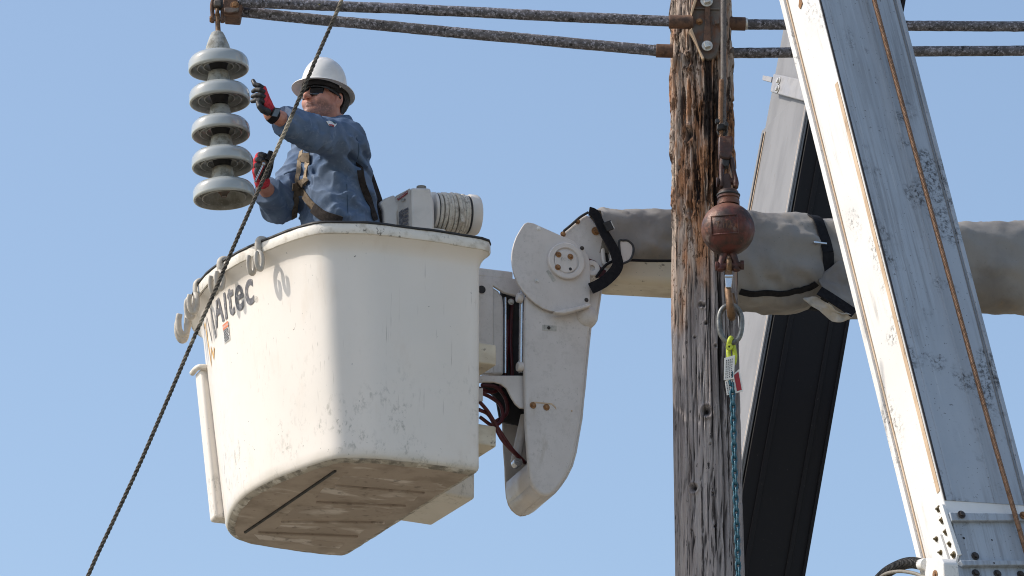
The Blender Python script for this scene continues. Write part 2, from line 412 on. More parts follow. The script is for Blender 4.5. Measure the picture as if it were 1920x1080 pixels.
m = Mat('crane_grey', (.215, .21, .208), .5); m.mix(m.ramp(m.noise(6, 5, .6, (1, 1, .3)), .42, .70), (.17, .165, .162)); m.mix(m.mul(m.ramp(m.noise(40, 6, .75, (1, 1, .12)), .60, .68), .7), (.17, .14, .11)); m.bump(m.noise(60, 4), .15, .002); MT['crane_grey'] = m.done()
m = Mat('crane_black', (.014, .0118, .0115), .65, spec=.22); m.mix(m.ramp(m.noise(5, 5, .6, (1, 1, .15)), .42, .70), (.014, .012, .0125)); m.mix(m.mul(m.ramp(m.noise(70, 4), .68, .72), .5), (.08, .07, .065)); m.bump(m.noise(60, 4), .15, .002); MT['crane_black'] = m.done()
simple('grey_clamp', (.30, .295, .30), .5, var=.1, scale=20)
simple('chrome', (.62, .63, .65), .22, .9, var=.1, scale=30, bump=.05)
simple('bolt_brass', (.14, .11, .06), .4, .7, var=.25, scale=90)
simple('bolt_dark', (.06, .05, .045), .6, .3, var=.25, scale=90)
simple('bolt_bright', (.62, .60, .56), .35, .5, var=.15, scale=90)
simple('wire_rope_rust', (.24, .13, .07), .65, .2, var=.25, scale=60, bump=.6, bdist=.003)
simple('wire_rope_grey', (.17, .15, .14), .6, .4, var=.25, scale=90, bump=.6, bdist=.003)
m = Mat('red_iron', (.12, .032, .025), .55, .15)
m.mix(m.ramp(m.noise(9, 6, .65), .36, .56), (.045, .024, .020)); m.mix(m.mul(m.ramp(m.noise(30, 5, .7, loc=(4, 4, 1)), .58, .70), .7), (.24, .09, .05)); m.mix(m.mul(m.ramp(m.noise(9, 4, loc=(1, 8, 2)), .60, .68), .6), (.24, .20, .18))
m.mix(m.mul(m.ramp(m.noise(5, 4, loc=(3, 1, 9)), .56, .66), .6), (.20, .085, .05))
m.rough(m.noise(20, 4), .4, .75); m.bump(m.noise(60, 6), .6, .004); MT['red_iron'] = m.done()
simple('hook_bronze', (.20, .115, .06), .55, .4, var=.3, scale=40, bump=.3)
simple('link_grey', (.20, .205, .20), .5, .6, var=.25, scale=40, bump=.4)
simple('shackle_lime', (.52, .60, .05), .5, var=.2, scale=40)
simple('chain_blue', (.018, .105, .155), .45, .15, var=.3, scale=90, bump=.4, bdist=.002, dark=(.02, .045, .055))
m = Mat('drum_rope', (.60, .56, .49), .85); m.mix(m.ramp(m.noise(40, 5, .7), .46, .66), (.36, .32, .27)); m.mix(m.mul(m.ramp(m.noise(120, 4), .60, .68), .8), (.12, .11, .10)); m.bump(m.noise(200, 3), .6, .003); MT['drum_rope'] = m.done()
m = Mat('hand_line', (.13, .115, .095), .85, spec=.2); m.mix(m.ramp(m.noise(60, 5, .7), .45, .62), (.05, .045, .04)); m.mix(m.mul(m.ramp(m.noise(5, 3), .56, .64), .8), (.40, .35, .27)); m.bump(m.noise(220, 3), .6, .003); MT['hand_line'] = m.done()
simple('hose_red', (.085, .008, .012), .45, var=.2, scale=30)
simple('conduit_black', (.035, .033, .032), .45, var=.2, scale=40)
simple('hose_grey', (.22, .20, .17), .5, var=.2, scale=40)
simple('winch_cream', (.66, .62, .57), .4, var=.07, scale=12)
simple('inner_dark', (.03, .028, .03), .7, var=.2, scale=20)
# person
m = Mat('skin', (.54, .26, .19), .5, spec=.4); m.set('Subsurface Weight', .12); m.set('Subsurface Radius', (.01, .004, .002)); m.set('Subsurface Scale', .6)
m.mix(m.ramp(m.noise(45, 5), .42, .68, 0, .6), (.40, .155, .11)); m.mix(m.mul(m.ramp(m.noise(18, 3, loc=(3, 3, 3)), .5, .7), .35), (.55, .27, .20)); m.mix(m.mul(m.attr('stubble'), m.ramp(m.noise(150, 3), .30, .55, .35, .72)), (.13, .075, .065)); m.bump(m.noise(260, 3), .3, .0012); MT['skin'] = m.done()
simple('stubble_hair', (.022, .017, .014), .75, var=.3, scale=200, bump=.8, bdist=.003)
simple('helmet_white', (.76, .745, .72), .22, var=.05, scale=14, bump=.03)
simple('helmet_lining', (.02, .018, .02), .8, var=.2, scale=50)
simple('glasses_frame', (.012, .012, .014), .35, var=.1, scale=30, bump=0)
simple('lens_dark', (.006, .007, .009), .06, var=.1, scale=10, bump=0, spec=.8)
m = Mat('denim_shirt', (.135, .185, .275), .88, spec=.15)
m.mix(m.ramp(m.noise(9, 5), .40, .70), (.08, .125, .21)); m.mix(m.mul(m.ramp(m.noise(28, 5, .6), .54, .70), .55), (.22, .275, .37))
m.bump(m.noise(520, 2), .3, .0012); m.bump(m.noise(38, 4, .6), .35, .005); MT['denim_shirt'] = m.done()
simple('denim_trousers', (.05, .08, .14), .9, var=.2, scale=20, bump=.3)
m = Mat('shirt_seam', (.05, .085, .14), .9); MT['shirt_seam'] = m.done()
simple('harness_tan', (.40, .31, .21), .85, var=.18, scale=70, bump=.5, bdist=.002, spec=.2)
simple('harness_brown', (.15, .115, .08), .85, var=.25, scale=70, bump=.5, bdist=.002, spec=.2)
simple('harness_dark', (.035, .028, .026), .8, var=.3, scale=60, bump=.5, bdist=.003, spec=.2)
simple('boot_leather', (.10, .055, .03), .6, var=.2, scale=40)
simple('watch_face', (.14, .21, .30), .12, var=.05, scale=20, bump=0)
# pole wood: weathered grey low down, orange-brown split face higher up; cracks and knots come from the mesh attribute 'crack'
m = Mat('pole_wood', (.36, .325, .32), .9, spec=.2)
m.mix(m.ramp(m.noise(14, 5, .7, (1, 1, .07)), .42, .60), (.20, .175, .172))
m.mix(m.mul(m.ramp(m.noise(48, 5, .7, (1, 1, .05), loc=(4, 1, 0)), .50, .60), .6), (.44, .405, .395))
zz = m.math('ADD', m.axis(2), m.mul(m.noise(5, 4, .6, (1, 1, .35)), .9))
up_ = m.ramp(zz, 10.46, 10.70)
m.mix(m.mul(up_, .85), (.50, .395, .32))
m.mix(m.mul(m.mul(up_, m.ramp(m.noise(7, 5, .65, (1, 1, .25), loc=(3, 1, 2)), .44, .56)), .9), (.40, .185, .085))
m.mix(m.mul(m.mul(up_, m.ramp(m.noise(16, 5, .7, (1, 1, .10), loc=(8, 4, 2)), .54, .62)), .75), (.66, .54, .44))
m.mix(m.mul(m.mul(up_, m.ramp(m.noise(17, 6, .8, (1, 1, .5), loc=(1, 4, 9)), .53, .58)), .92), (.085, .042, .022))
m.mix(m.mul(m.ramp(m.noise(34, 6, .7, (1, 1, .06), loc=(6, 6, 2)), .57, .61), .9), (.03, .025, .025))
m.mix(m.attr('crack'), (.012, .010, .011))
m.mix(m.mul(m.ramp(m.noise(42, 4, .7, (1, 1, .35), loc=(1, 1, 6)), .645, .675), .95), (.025, .021, .021))
m.bump(m.noise(50, 6, .7, (1, 1, .06)), 1.0, .012); m.bump(m.noise(30, 5, .7, (1, 1, .35), loc=(2, 2, 2)), .9, .012); MT['pole_wood'] = m.done()
m = Mat('dry_ground', (.26, .225, .17), .95); m.mix(m.ramp(m.noise(.25, 6, .65), .42, .64), (.17, .155, .10)); m.mix(m.ramp(m.noise(3, 6, .7), .50, .70, 0, .7), (.33, .285, .22)); m.bump(m.noise(6, 6, .7), .6, .05); MT['dry_ground'] = m.done()
# ------------------------------------------------------------------ ground
g = MB(); N = 24; xs = np.sign(np.linspace(-1, 1, N)) * np.abs(np.linspace(-1, 1, N)) ** 2 * 2500
gv = [(x, y, 0.0) for y in xs for x in xs]
g.add(gv, [(j * N + i, j * N + i + 1, (j + 1) * N + i + 1, (j + 1) * N + i) for j in range(N - 1) for i in range(N - 1)])
o = g.build('ground', MT['dry_ground'], frame=np.eye(4)); o['kind'] = 'structure'

# ------------------------------------------------------------------ utility pole
YP = 23.5
pt = V(1314.5, 0, YP); pb = V(1332.5, 1080, YP)
r_top = 55 * np.linalg.norm(pt - CAM) / FPX; r_bot = 62 * np.linalg.norm(pb - CAM) / FPX
dr = (r_bot - r_top) / (pt[2] - pb[2]); slx = (pt[0] - pb[0]) / (pt[2] - pb[2]) * 0.15
def pole_axis(z): return np.array([pb[0] + (z - pb[2]) * slx, YP, z])
# let the lean follow the measured centre line exactly
slx = (pt[0] - pb[0]) / (pt[2] - pb[2])
def pole_r(z): return r_bot + (pb[2] - z) * dr
KNOTS = [(1323, 790, .022, 1.0), (1299, 931, .018, .9), (1335, 945, .008, .8), (1330, 852, .007, .7), (1288, 268, .030, .9), (1287, 132, .028, .8), (1322, 625, .010, .8),
         (1312, 590, .012, .7), (1318, 592, .010, .9), (1340, 668, .008, .7), (1290, 410, .030, .6), (1300, 650, .007, .8), (1283, 655, .007, .8), (1338, 1006, .007, .9), (1295, 1010, .007, .8)]
KN = []
for px, py, rr, dp in KNOTS:
    q = V(px, py, YP); ax = pole_axis(q[2]); dx = (q[0] - ax[0]) / pole_r(q[2]); KN.append((math.asin(max(-.99, min(.99, dx))), q[2], rr, dp))
def pole_section(z0, z1, nz, na, fine):
    zs = np.linspace(z0, z1, nz); th = np.arange(na) * 2 * math.pi / na - math.pi
    Tg, Zg = np.meshgrid(th, zs)
    # direction: theta 0 faces the camera (-Y), positive to +X
    cx, cy = np.sin(Tg), -np.cos(Tg); rad = pole_r(Zg); d = np.zeros_like(Tg); crack = np.zeros_like(Tg)
    P = np.stack([cx * 2.2, cy * 2.2, Zg * .22], -1)
    d += .010 * vnoise(P * 1.3, 3) + .006 * vnoise(P * 4, 5)
    if fine:
        d += .0045 * vnoise(np.stack([cx * 14, cy * 14, Zg * 1.1], -1), 8) + .0025 * vnoise(np.stack([cx * 30, cy * 30, Zg * 3], -1), 9)
        upm = 1 / (1 + np.exp(-(Zg - 10.45 - .12 * vnoise(P * 3, 4)) / .06))
        rough = fbm(np.stack([cx * 9, cy * 9, Zg * 7], -1), 4, 21)
        d += upm * (.011 * rough - .004 * np.clip(fbm(np.stack([cx * 20, cy * 20, Zg * 5], -1), 3, 31), 0, 1))
        # drying checks: narrow grooves that wander
        for k, (t0, wid, dep, za, zb, amp) in enumerate([(.41, .05, .040, 0, 20, .05), (-.30, .022, .014, 10.9, 11.6, .06), (.12, .02, .014, 8.9, 10.5, .05), (-.55, .018, .012, 9.0, 10.2, .05), (-.12, .014, .010, 8.9, 9.9, .06),
                                                        (.62, .02, .014, 9.0, 11.5, .05), (-.8, .02, .012, 8.7, 11.2, .05), (.25, .014, .010, 10.1, 11.0, .05), (-.42, .014, .010, 9.3, 9.9, .03), (.02, .012, .010, 9.6, 10.35, .04), (.9, .03, .014, 8.7, 11.5, .04), (1.3, .03, .015, 8, 12, .1), (-1.2, .03, .015, 8, 12, .1), (2.2, .04, .02, 8, 12, .1), (-2.3, .04, .02, 8, 12, .1)]):
            c = t0 + amp * vnoise(np.stack([Zg * 0 + k * 7.1, Zg * 0, Zg * 1.3], -1), 40 + k) + amp * .4 * vnoise(np.stack([Zg * 0 + k * 3.1, Zg * 0, Zg * 7], -1), 60 + k)
            w = wid * (.65 + .5 * vnoise(np.stack([Zg * 0 + k, Zg * 0, Zg * 4], -1), 80 + k))
            win = np.clip((Zg - za) / .12, 0, 1) * np.clip((zb - Zg) / .12, 0, 1)
            gz = np.exp(-((Tg - c) / np.maximum(w, .004)) ** 2) * win
            d -= dep * gz; crack = np.maximum(crack, np.clip(gz * 1.5 - .35, 0, 1))
        # short cracks
        rng = np.random.RandomState(4)
        for k in range(330):
            t0 = rng.uniform(-1.5, 1.5); z_ = rng.uniform(8.75, 11.55); ln = rng.uniform(.01, .09); wd = rng.uniform(.010, .026)
            r0, r1 = np.searchsorted(zs, [z_ - 2.5 * ln, z_ + 2.5 * ln]); c0, c1 = np.searchsorted(th, [t0 - .10, t0 + .10]); W = (slice(r0, r1), slice(c0, c1))
            e = ((Tg[W] - t0 - .02 * np.sin((Zg[W] - z_) * 30)) / wd) ** 2 + ((Zg[W] - z_) / ln) ** 2
            gz = np.exp(-e); d[W] -= .008 * gz; crack[W] = np.maximum(crack[W], np.clip(gz * 1.6 - .4, 0, 1) * .9)
        for t0, z_, rr, dp in KN:
            q = np.sqrt(((Tg - t0) * rad / rr) ** 2 + ((Zg - z_) / (rr * 1.1)) ** 2)
            d += .010 * np.exp(-((q - 1.25) / .35) ** 2) * min(rr / .02, 1) - .020 * dp * np.exp(-(q / .75) ** 2) * min(rr / .015, 1)
            crack = np.maximum(crack, dp * np.clip(1.5 - q * 1.6, 0, 1))
        # creosote-black run below the bracket and down the split
        bl = np.exp(-((Tg - .16 - .05 * vnoise(P * 5, 71)) / .20) ** 2) * np.clip((Zg - 10.62) / .25, 0, 1) * np.clip((11.32 - Zg) / .05, 0, 1)
        bl2 = np.exp(-((Tg - .40) / .13) ** 2) * np.clip((Zg - 9.2) / .5, 0, 1) * .75
        nb = fbm(np.stack([cx * 22, cy * 22, Zg * 4.5], -1), 4, 77)
        crack = np.maximum(crack, np.clip((np.maximum(bl, bl2) * 1.5 + nb * .55 - .62) * 2.2, 0, .93))
        # crumbling brown bark hollows on the upper left
        hol = fbm(np.stack([cx * 16, cy * 16, Zg * 11], -1), 4, 91); hw_ = upm * np.clip((hol - .12) * 3.0, 0, 1); d -= .016 * hw_; crack = np.maximum(crack, np.clip((hol - .34) * 5, 0, .85) * upm)
    rad = rad + d
    A = np.stack([pb[0] + (Zg - pb[2]) * slx, np.full_like(Zg, YP), Zg], -1)
    Pv = A + np.stack([cx * rad, cy * rad, 0 * Zg], -1)
    f = [(j * na + i, j * na + (i + 1) % na, (j + 1) * na + (i + 1) % na, (j + 1) * na + i) for j in range(nz - 1) for i in range(na)]
    return Pv.reshape(-1, 3), f, crack.reshape(-1)
pole_root = thing('utility_pole', 'weathered wooden utility pole, orange-brown and split above, grey and checked below', 'utility pole', (0, 0, 0))
mb = MB(); vs, fs, cr = pole_section(8.6, 11.75, 760, 300, True); mb.add(vs, fs)
o = mb.build('shaft', MT['pole_wood'], pole_root, smooth=179)
at = o.data.attributes.new('crack', 'FLOAT', 'POINT'); at.data.foreach_set('value', cr)
mb = MB(); vs, fs, cr = pole_section(-0.3, 8.6, 40, 300, False); mb.add(vs, fs); mb.build('shaft_foot', MT['pole_wood'], pole_root, smooth=179)
mb = MB(); vs, fs, cr = pole_section(11.75, 13.6, 20, 300, False); vs[-300:] = vs[-300:] ; mb.add(vs, fs + [tuple(range(19 * 300, 20 * 300))]); mb.build('shaft_head', MT['pole_wood'], pole_root, smooth=60)
# small stubs and staples on the edge of the pole
YF = YP - .14
for px, py, l in ((1268, 596, .02), (1266, 678, .018), (1273, 730, .015)):
    p = V(px + 4, py, YP); MB().tube([p + [.02, 0, 0], p - [l, 0, .004]], [.006, .003], 8).build('splinter', MT['pole_wood'], pole_root, smooth=40)

# ------------------------------------------------------------------ bracket on the pole
def pol(px, py, Y): return V(px, py, Y)
YB = YP - pole_r(11.3) - .012
br = thing('pole_bracket', 'dark rusted forked bracket bolted to the face of the utility pole', 'bracket', V(1325, 110, YB))
out = [(1296, -20), (1297, 52), (1300, 66), (1308, 84), (1314, 100), (1320, 108), (1327, 112), (1336, 109), (1343, 101), (1347, 88), (1351, 70), (1352, 40), (1352, -20)]
MB().prism([V(x, y, YB) for x, y in out], (0, .09, 0)).build('plate', MT['dull_iron'], br, bevel=.004, smooth=40)
# centre web standing proud and side flange catching the light
web = [(1321, -20), (1322, 40), (1319, 70), (1318, 84), (1324, 92), (1332, 84), (1334, 70), (1332, 40), (1331, -20)]
MB().prism([V(x, y, YB - .018) for x, y in web], (0, .017, 0)).build('web', MT['rusted_steel'], br, bevel=.006, smooth=40)
fl = [(1297, 52), (1292, 58), (1297, 66), (1306, 84), (1317, 110), (1321, 109), (1312, 92), (1304, 70)]
MB().prism([V(x, y, YB - .030) for x, y in fl], (0, .032, 0)).build('flange', MT['bare_strip'], br, bevel=.002)
fl2 = [(1307, -20), (1295, 22), (1297, 28), (1313, -20)]
MB().prism([V(x, y, YB - .030) for x, y in fl2], (0, .032, 0)).build('flange', MT['bare_strip'], br, bevel=.002)
cross = [(1300, 14), (1350, 15), (1350, 18), (1300, 17)]
MB().prism([V(x, y, YB - .010) for x, y in cross], (0, .009, 0)).build('rib', MT['dull_iron'], br, bevel=.002)
for px, py, r, mt in ((1326, 86, .016, 'bolt_bright'), (1311, 41, .010, 'rust_bolt'), (1344, 44, .012, 'dull_iron'), (1325, 2, .018, 'bolt_bright')):
    c = V(px, py, YB - (.019 if px in (1326, 1325) else .001)); b = MB()
    b.lathe([(0, 0), (r * 1.55, 0), (r * 1.55, .004), (0, .004)], c, (0, -1, 0), 20)
    b.box(c + [0, -.011, 0], [nrm((1, 0, .25)), (0, 1, 0), nrm((-.25, 0, 1))], (r * .8, .011, r * .8)); b.build('bolt', MT[mt], br, bevel=.002)

# ------------------------------------------------------------------ support arms (two tubes each side)
YA = 23.47
arm_l = thing('support_arm', 'pair of lichen-covered steel tubes running left from the pole to the insulator string', 'support arm', V(430, 14, YA))
def tube_path(pts, Y, n=60, seed=0, jit=.0015):
    P = catmull([V(x, y, yy if yy else Y) for x, y, yy in pts], n)
    return P + jit * np.stack([0 * P[:, 0], vnoise(P * 6, seed), vnoise(P * 6, seed + 5)], -1)
rt = 10.2 * 25 / FPX
def rough_tube(path, r, seed):
    P = np.asarray(path); n = 28; b = MB(); b.tube(P, r, n); vs = b.v[0]
    ctr = np.repeat(P, n, 0); d = vs - ctr
    k = 1 + .035 * fbm(vs * 45, 3, seed)
    b.v[0] = ctr + d * k[:, None]; return b
# the two tubes meet at the outer fitting; the lower one sits a hand's breadth behind the upper one there
rough_tube(tube_path([(1262, 40.5, 23.36), (1000, 28, 23.36), (740, 16, 23.36), (600, 10, 23.36), (446, 3.5, 23.36)], 0, 220, 1), rt, 3).build('tube', MT['lichen_tube'], arm_l, smooth=179)
rough_tube(tube_path([(1238, 95.5, 23.42), (1000, 74.5, 23.42), (740, 50, 23.42), (600, 37, 23.42), (446, 21.5, 23.42)], 0, 220, 2), rt * 1.02, 4).build('tube', MT['lichen_tube'], arm_l, smooth=179)
MB().tube([V(1254, 41, 23.36), V(1300, 41.5, 23.36)], .0305, 28).build('sleeve', MT['rusted_steel'], arm_l, bevel=.003, smooth=40)
MB().tube([V(1230, 95, 23.42), V(1262, 96, 23.42)], .0305, 28).build('sleeve', MT['rusted_steel'], arm_l, bevel=.003, smooth=40)
MB().tube([V(1224, 94, 23.42), V(1233, 95, 23.42)], .026, 24).build('collar', MT['lichen_tube'], arm_l, bevel=.003, smooth=40)
# flattened outer fitting
fit = [(418, -8), (452, -8), (456, 6), (452, 16), (449, 32), (420, 30), (417, 16)]
MB().prism([V(x, y, 23.345) for x, y in fit], (0, .10, 0)).build('end_fitting', MT['rusted_steel'], arm_l, bevel=.006, smooth=40)
MB().prism([V(x, y, 23.325) for x, y in [(420, 14), (448, 14), (446, 20), (432, 24), (420, 22)]], (0, .02, 0)).build('end_lug', MT['dull_iron'], arm_l, bevel=.003, smooth=40)
MB().bolt(V(440, 10, 23.335), (0, -1, 0), .012, .014).build('bolt', MT['rust_bolt'], arm_l, bevel=.001)

arm_r = thing('support_arm', 'pair of lichen-covered steel tubes running right from the pole behind the white boom', 'support arm', V(1372, 70, YA))
rough_tube(tube_path([(1396, 45.5, 23.5), (1480, 46.5, 23.5), (1700, 48.5, 23.5), (1960, 50, 23.5), (2300, 52, 23.5)], 0, 240, 6), rt * .98, 8).build('tube', MT['lichen_tube'], arm_r, smooth=179)
rough_tube(tube_path([(1366, 99.5, 23.5), (1480, 98.5, 23.5), (1700, 96.5, 23.5), (1960, 95, 23.5), (2300, 92, 23.5)], 0, 240, 9), rt * .98, 11).build('tube', MT['lichen_tube'], arm_r, smooth=179)
MB().tube([V(1362, 44, 23.5), V(1398, 45, 23.5)], .0305, 28).build('sleeve', MT['rusted_steel'], arm_r, bevel=.003, smooth=40)
MB().tube([V(1396, 45, 23.5), V(1402, 45, 23.5)], .0265, 24).build('collar', MT['bolt_bright'], arm_r, bevel=.003, smooth=40)
MB().tube([V(1364, 99, 23.5), V(1376, 99, 23.5)], .0265, 24).build('collar', MT['dull_iron'], arm_r, bevel=.003, smooth=40)

# ------------------------------------------------------------------ insulator string
YI = 23.36
it = V(408.5, 62, YI); ib = V(420.5, 352, YI); iax = nrm(ib - it); LN = np.linalg.norm(ib - it)
ins = thing('insulator_string', 'hanging string of five glossy grey porcelain disc insulators beside the worker', 'insulator', ib - [0, 0, .08])
ppm = FPX / ((it - CAM) @ FW)
centres = [(409.5, 116), (411.5, 176), (413.5, 238.5), (416.5, 297.5), (419.5, 357)]   # middle of each shed
radii = [57, 57.5, 55, 57.5, 58]
for k, ((px, py), rp) in enumerate(zip(centres, radii)):
    c = V(px, py, YI); Rd = rp / ppm
    dtop = MB(); s = Rd / .1335; dn = iax
    tilt = nrm(dn + np.array([.012 * math.sin(k * 2.1), .02 * math.cos(k * 1.7), 0]))
    outer = [(.045, -.031), (.078, -.031), (.103, -.028), (.119, -.020), (.1285, -.007), (.1330, .007), (.1335, .032), (.1325, .040), (.129, .044), (.125, .044)]
    shed = dtop.lathe([(r * s, h * s) for r, h in outer], c, tilt, 64).build('shed', MT['porcelain'], ins, smooth=60)
    under = [(.125, .044), (.121, .041), (.118, .022), (.113, .008), (.104, .005), (.0985, .012), (.0955, .031), (.0915, .032), (.089, .014), (.083, .004), (.074, .004), (.070, .012), (.067, .024), (.0635, .0245), (.061, .010), (.052, .000), (.034, -.002)]
    if k == 4: under = [(.125, .044), (.121, .041), (.117, .016), (.108, .008), (.098, .010), (.0955, .036), (.0915, .037), (.089, .016), (.084, -.008), (.066, -.018), (.034, -.022)]
    MB().lathe([(r * s, h * s) for r, h in under], c, tilt, 64).build('shed_underside', MT['porcelain_underside'], shed, smooth=60)
    top = [(.0, -.104), (.038, -.104), (.043, -.099), (.046, -.084), (.0505, -.060), (.056, -.040), (.058, -.026)]
    if k == 0: top = [(.0, -.142), (.016, -.142), (.026, -.136), (.033, -.122), (.042, -.098), (.051, -.074), (.055, -.056), (.056, -.030)]
    MB().lathe([(r * s, h * s) for r, h in top], c, tilt, 40).build('cap', MT['cement_cap'], ins, smooth=50)
    MB().lathe([(.046, -.02), (.044, .006), (.038, .022), (.035, .036), (.034, .052), (0, .052)] if k < 4 else [(.030, -.02), (.028, .004), (.018, .016), (.013, .024), (.013, .030), (0, .030)], c, tilt, 20).build('pin', MT['dark_rubber'] if k < 4 else MT['dull_iron'], ins, smooth=40)
c0 = V(409, 86, YI)
# eye bolt between cap and shackle
eb = MB(); e0 = V(409, 60, YI); e1 = V(407.5, 26, YI)
eb.tube([e0, e0 * .55 + e1 * .45, e1], [.012, .011, .012], 14)
eb.build('eye_bolt', MT['hook_bronze'], ins, smooth=50)
MB().tube(arcpoints(V(407.5, 24, YI), .017, 0, 2 * math.pi, 24, (0, 1, 0), (0, 0, 1))[:-1], .008, 10, closed=True).build('eye', MT['hook_bronze'], ins, smooth=179)
# shackle: two cheeks, a bow above and a cross pin
sk = thing('shackle', 'rusty clevis shackle joining the insulator string to the steel arm tip', 'shackle', V(408, 40, YI))
bow = [V(398.5, 42, YI), V(398.5, 28, YI), V(397.5, 12, YI), V(400, 0, YI), V(408, -8, YI), V(416, 0, YI), V(418, 12, YI), V(417, 28, YI), V(417, 42, YI)]
MB().tube(catmull(bow, 50), .0095, 12).build('bow', MT['rusted_steel'], sk, smooth=179)
MB().cyl(V(394.5, 36, YI), V(421, 36, YI), .0085, 14).build('pin', MT['dull_iron'], sk, bevel=.002, smooth=40)
MB().lathe([(0, 0), (.014, 0), (.014, .009), (0, .009)], V(393, 36, YI), (1, 0, 0), 6).build('pin_head', MT['rust_bolt'], sk, bevel=.001)
MB().lathe([(0, 0), (.013, 0), (.013, .008), (0, .008)], V(419.5, 36, YI), (1, 0, 0), 6).build('nut', MT['dull_iron'], sk, bevel=.001)
MB().box(V(408, 10, YI), [(1, 0, 0), (0, 1, 0), (0, 0, 1)], (.016, .03, .014)).build('saddle', MT['dull_iron'], sk, bevel=.005, smooth=40)
MB().prism([V(x, y, YI - .012) for x, y in [(406, -10), (424, -10), (424, 8), (414, 16), (404, 14)]], (0, .03, 0)).build('strap', MT['dark_rubber'], sk, bevel=.003, smooth=40)
# ------------------------------------------------------------------ aerial bucket
YN = 23.10
ZB = V(690, 859, YN)[2]
pix = [(424, 988), (433, 960), (457, 932), (504, 904.5), (552, 885), (592, 871), (615, 864.5), (630, 861.5), (644, 860.5), (671, 861), (711, 862), (750, 866), (828, 875), (880, 883), (899, 886),
       (885, 896), (840, 925), (780, 963), (720, 1001), (670, 1032), (652, 1042), (630, 1043), (555, 1035), (477, 1023), (446, 1015), (428, 1003)]
CT = np.array([H(x, y, ZB)[:2] for x, y in pix])
NC = 220
# even resampling of a closed smooth outline
dense = catmull(CT, 1200, closed=True); dl = np.r_[0, np.cumsum(np.linalg.norm(np.diff(np.vstack([dense, dense[:1]]), axis=0), axis=1))]
tt = np.linspace(0, dl[-1], NC, endpoint=False); dd = np.vstack([dense, dense[:1]])
CT = np.stack([np.interp(tt, dl, dd[:, i]) for i in range(2)], 1)
for _ in range(1): CT = .25 * np.roll(CT, 1, 0) + .5 * CT + .25 * np.roll(CT, -1, 0)
A2 = H(671, 861, ZB)[:2]; B2 = H(899, 886, ZB)[:2]; C2 = H(650, 1042, ZB)[:2]; D2 = H(424, 990, ZB)[:2]
bu = nrm(np.r_[B2 - A2, 0]); bu = nrm(np.array([bu[0], bu[1], 0])); bw = np.array([-bu[1], bu[0], 0])
GROW = 1.125
def plan(zf):                                    # outline at height fraction 0..1
    k = 1 + (GROW - 1) * zf; return B2 + (CT - B2) * k
def onormals(P):
    t = np.roll(P, -1, 0) - np.roll(P, 1, 0); n = np.stack([t[:, 1], -t[:, 0]], 1); n /= np.linalg.norm(n, axis=1, keepdims=True)
    c = P.mean(0); s = np.sign(((P - c) * n).sum()); return n * s
Atop = B2 + (A2 - B2) * GROW
ZT = V(660, 419, Atop[1] - .03)[2]; HB = ZT - ZB
def bring(z, off):
    P = plan(np.clip((z - ZB) / HB, 0, 1)); n = onormals(P)
    Q = P + n * off
    return np.c_[Q, np.full(len(Q), z)]
def bucket_profile_mesh(prof):
    b = MB(); rings = [bring(z, o_) for z, o_ in prof]; n = NC; f = []
    for i in range(len(prof) - 1):
        for q in range(n): f.append((i * n + q, i * n + (q + 1) % n, (i + 1) * n + (q + 1) % n, (i + 1) * n + q))
    return b, np.vstack(rings), f
bk = thing('aerial_bucket', 'white fibreglass lift bucket carrying the worker, lettered on its sunlit side', 'lift bucket', np.r_[(A2 + C2) / 2, ZB], frame_of((0, 0, 0), bu))
# wall
prof = [(ZB + .0, -.030), (ZB + .004, -.014), (ZB + .012, -.005), (ZB + .026, 0)] + [(ZB + .026 + (HB - .026 - .125) * t, 0) for t in np.linspace(.04, 1, 26)] + \
       [(ZT - .110, .002), (ZT - .092, .008), (ZT - .074, .020), (ZT - .060, .034), (ZT - .052, .042)]
inner = [(ZT - .012, -.020), (ZT - .05, -.022)] + [(ZT - .05 + (ZB + .05 - ZT + .05) * t, -.022) for t in np.linspace(.1, 1, 10)]
b, rv, f = bucket_profile_mesh(prof)
rv = rv + 0.0022 * np.stack([vnoise(rv * 5, 3), vnoise(rv * 5, 4), 0 * rv[:, 0]], -1)
b.add(rv, f); b.build('wall', MT['bucket_white'], bk, smooth=50)
lipp = [(ZT - .052, .042), (ZT - .050, .048), (ZT - .040, .051), (ZT - .010, .050), (ZT - .004, .047)]
b, rv, f = bucket_profile_mesh(lipp); b.add(rv + .0012 * np.stack([vnoise(rv * 30, 3), vnoise(rv * 30, 4), vnoise(rv * 30, 6)], -1), f); lip = b.build('lip', MT['lip_paint'], bk, smooth=40)
b, rv, f = bucket_profile_mesh([(ZT - .006, .049), (ZT - .003, .054), (ZT + .004, .053), (ZT + .007, .044), (ZT + .006, .0), (ZT + .003, -.022), (ZT - .012, -.020)])
b.add(rv + .0016 * np.stack([vnoise(rv * 22, 1), vnoise(rv * 22, 2), vnoise(rv * 22, 9)], -1), f); b.build('lip_edging', MT['dark_rubber'], lip, smooth=60)
b, rv, f = bucket_profile_mesh(inner); b.add(rv, f + [tuple(range((len(inner) - 1) * NC, len(inner) * NC))]); b.build('liner', MT['bucket_white'], bk, smooth=40)
ZF = ZB + .05                                    # floor level inside
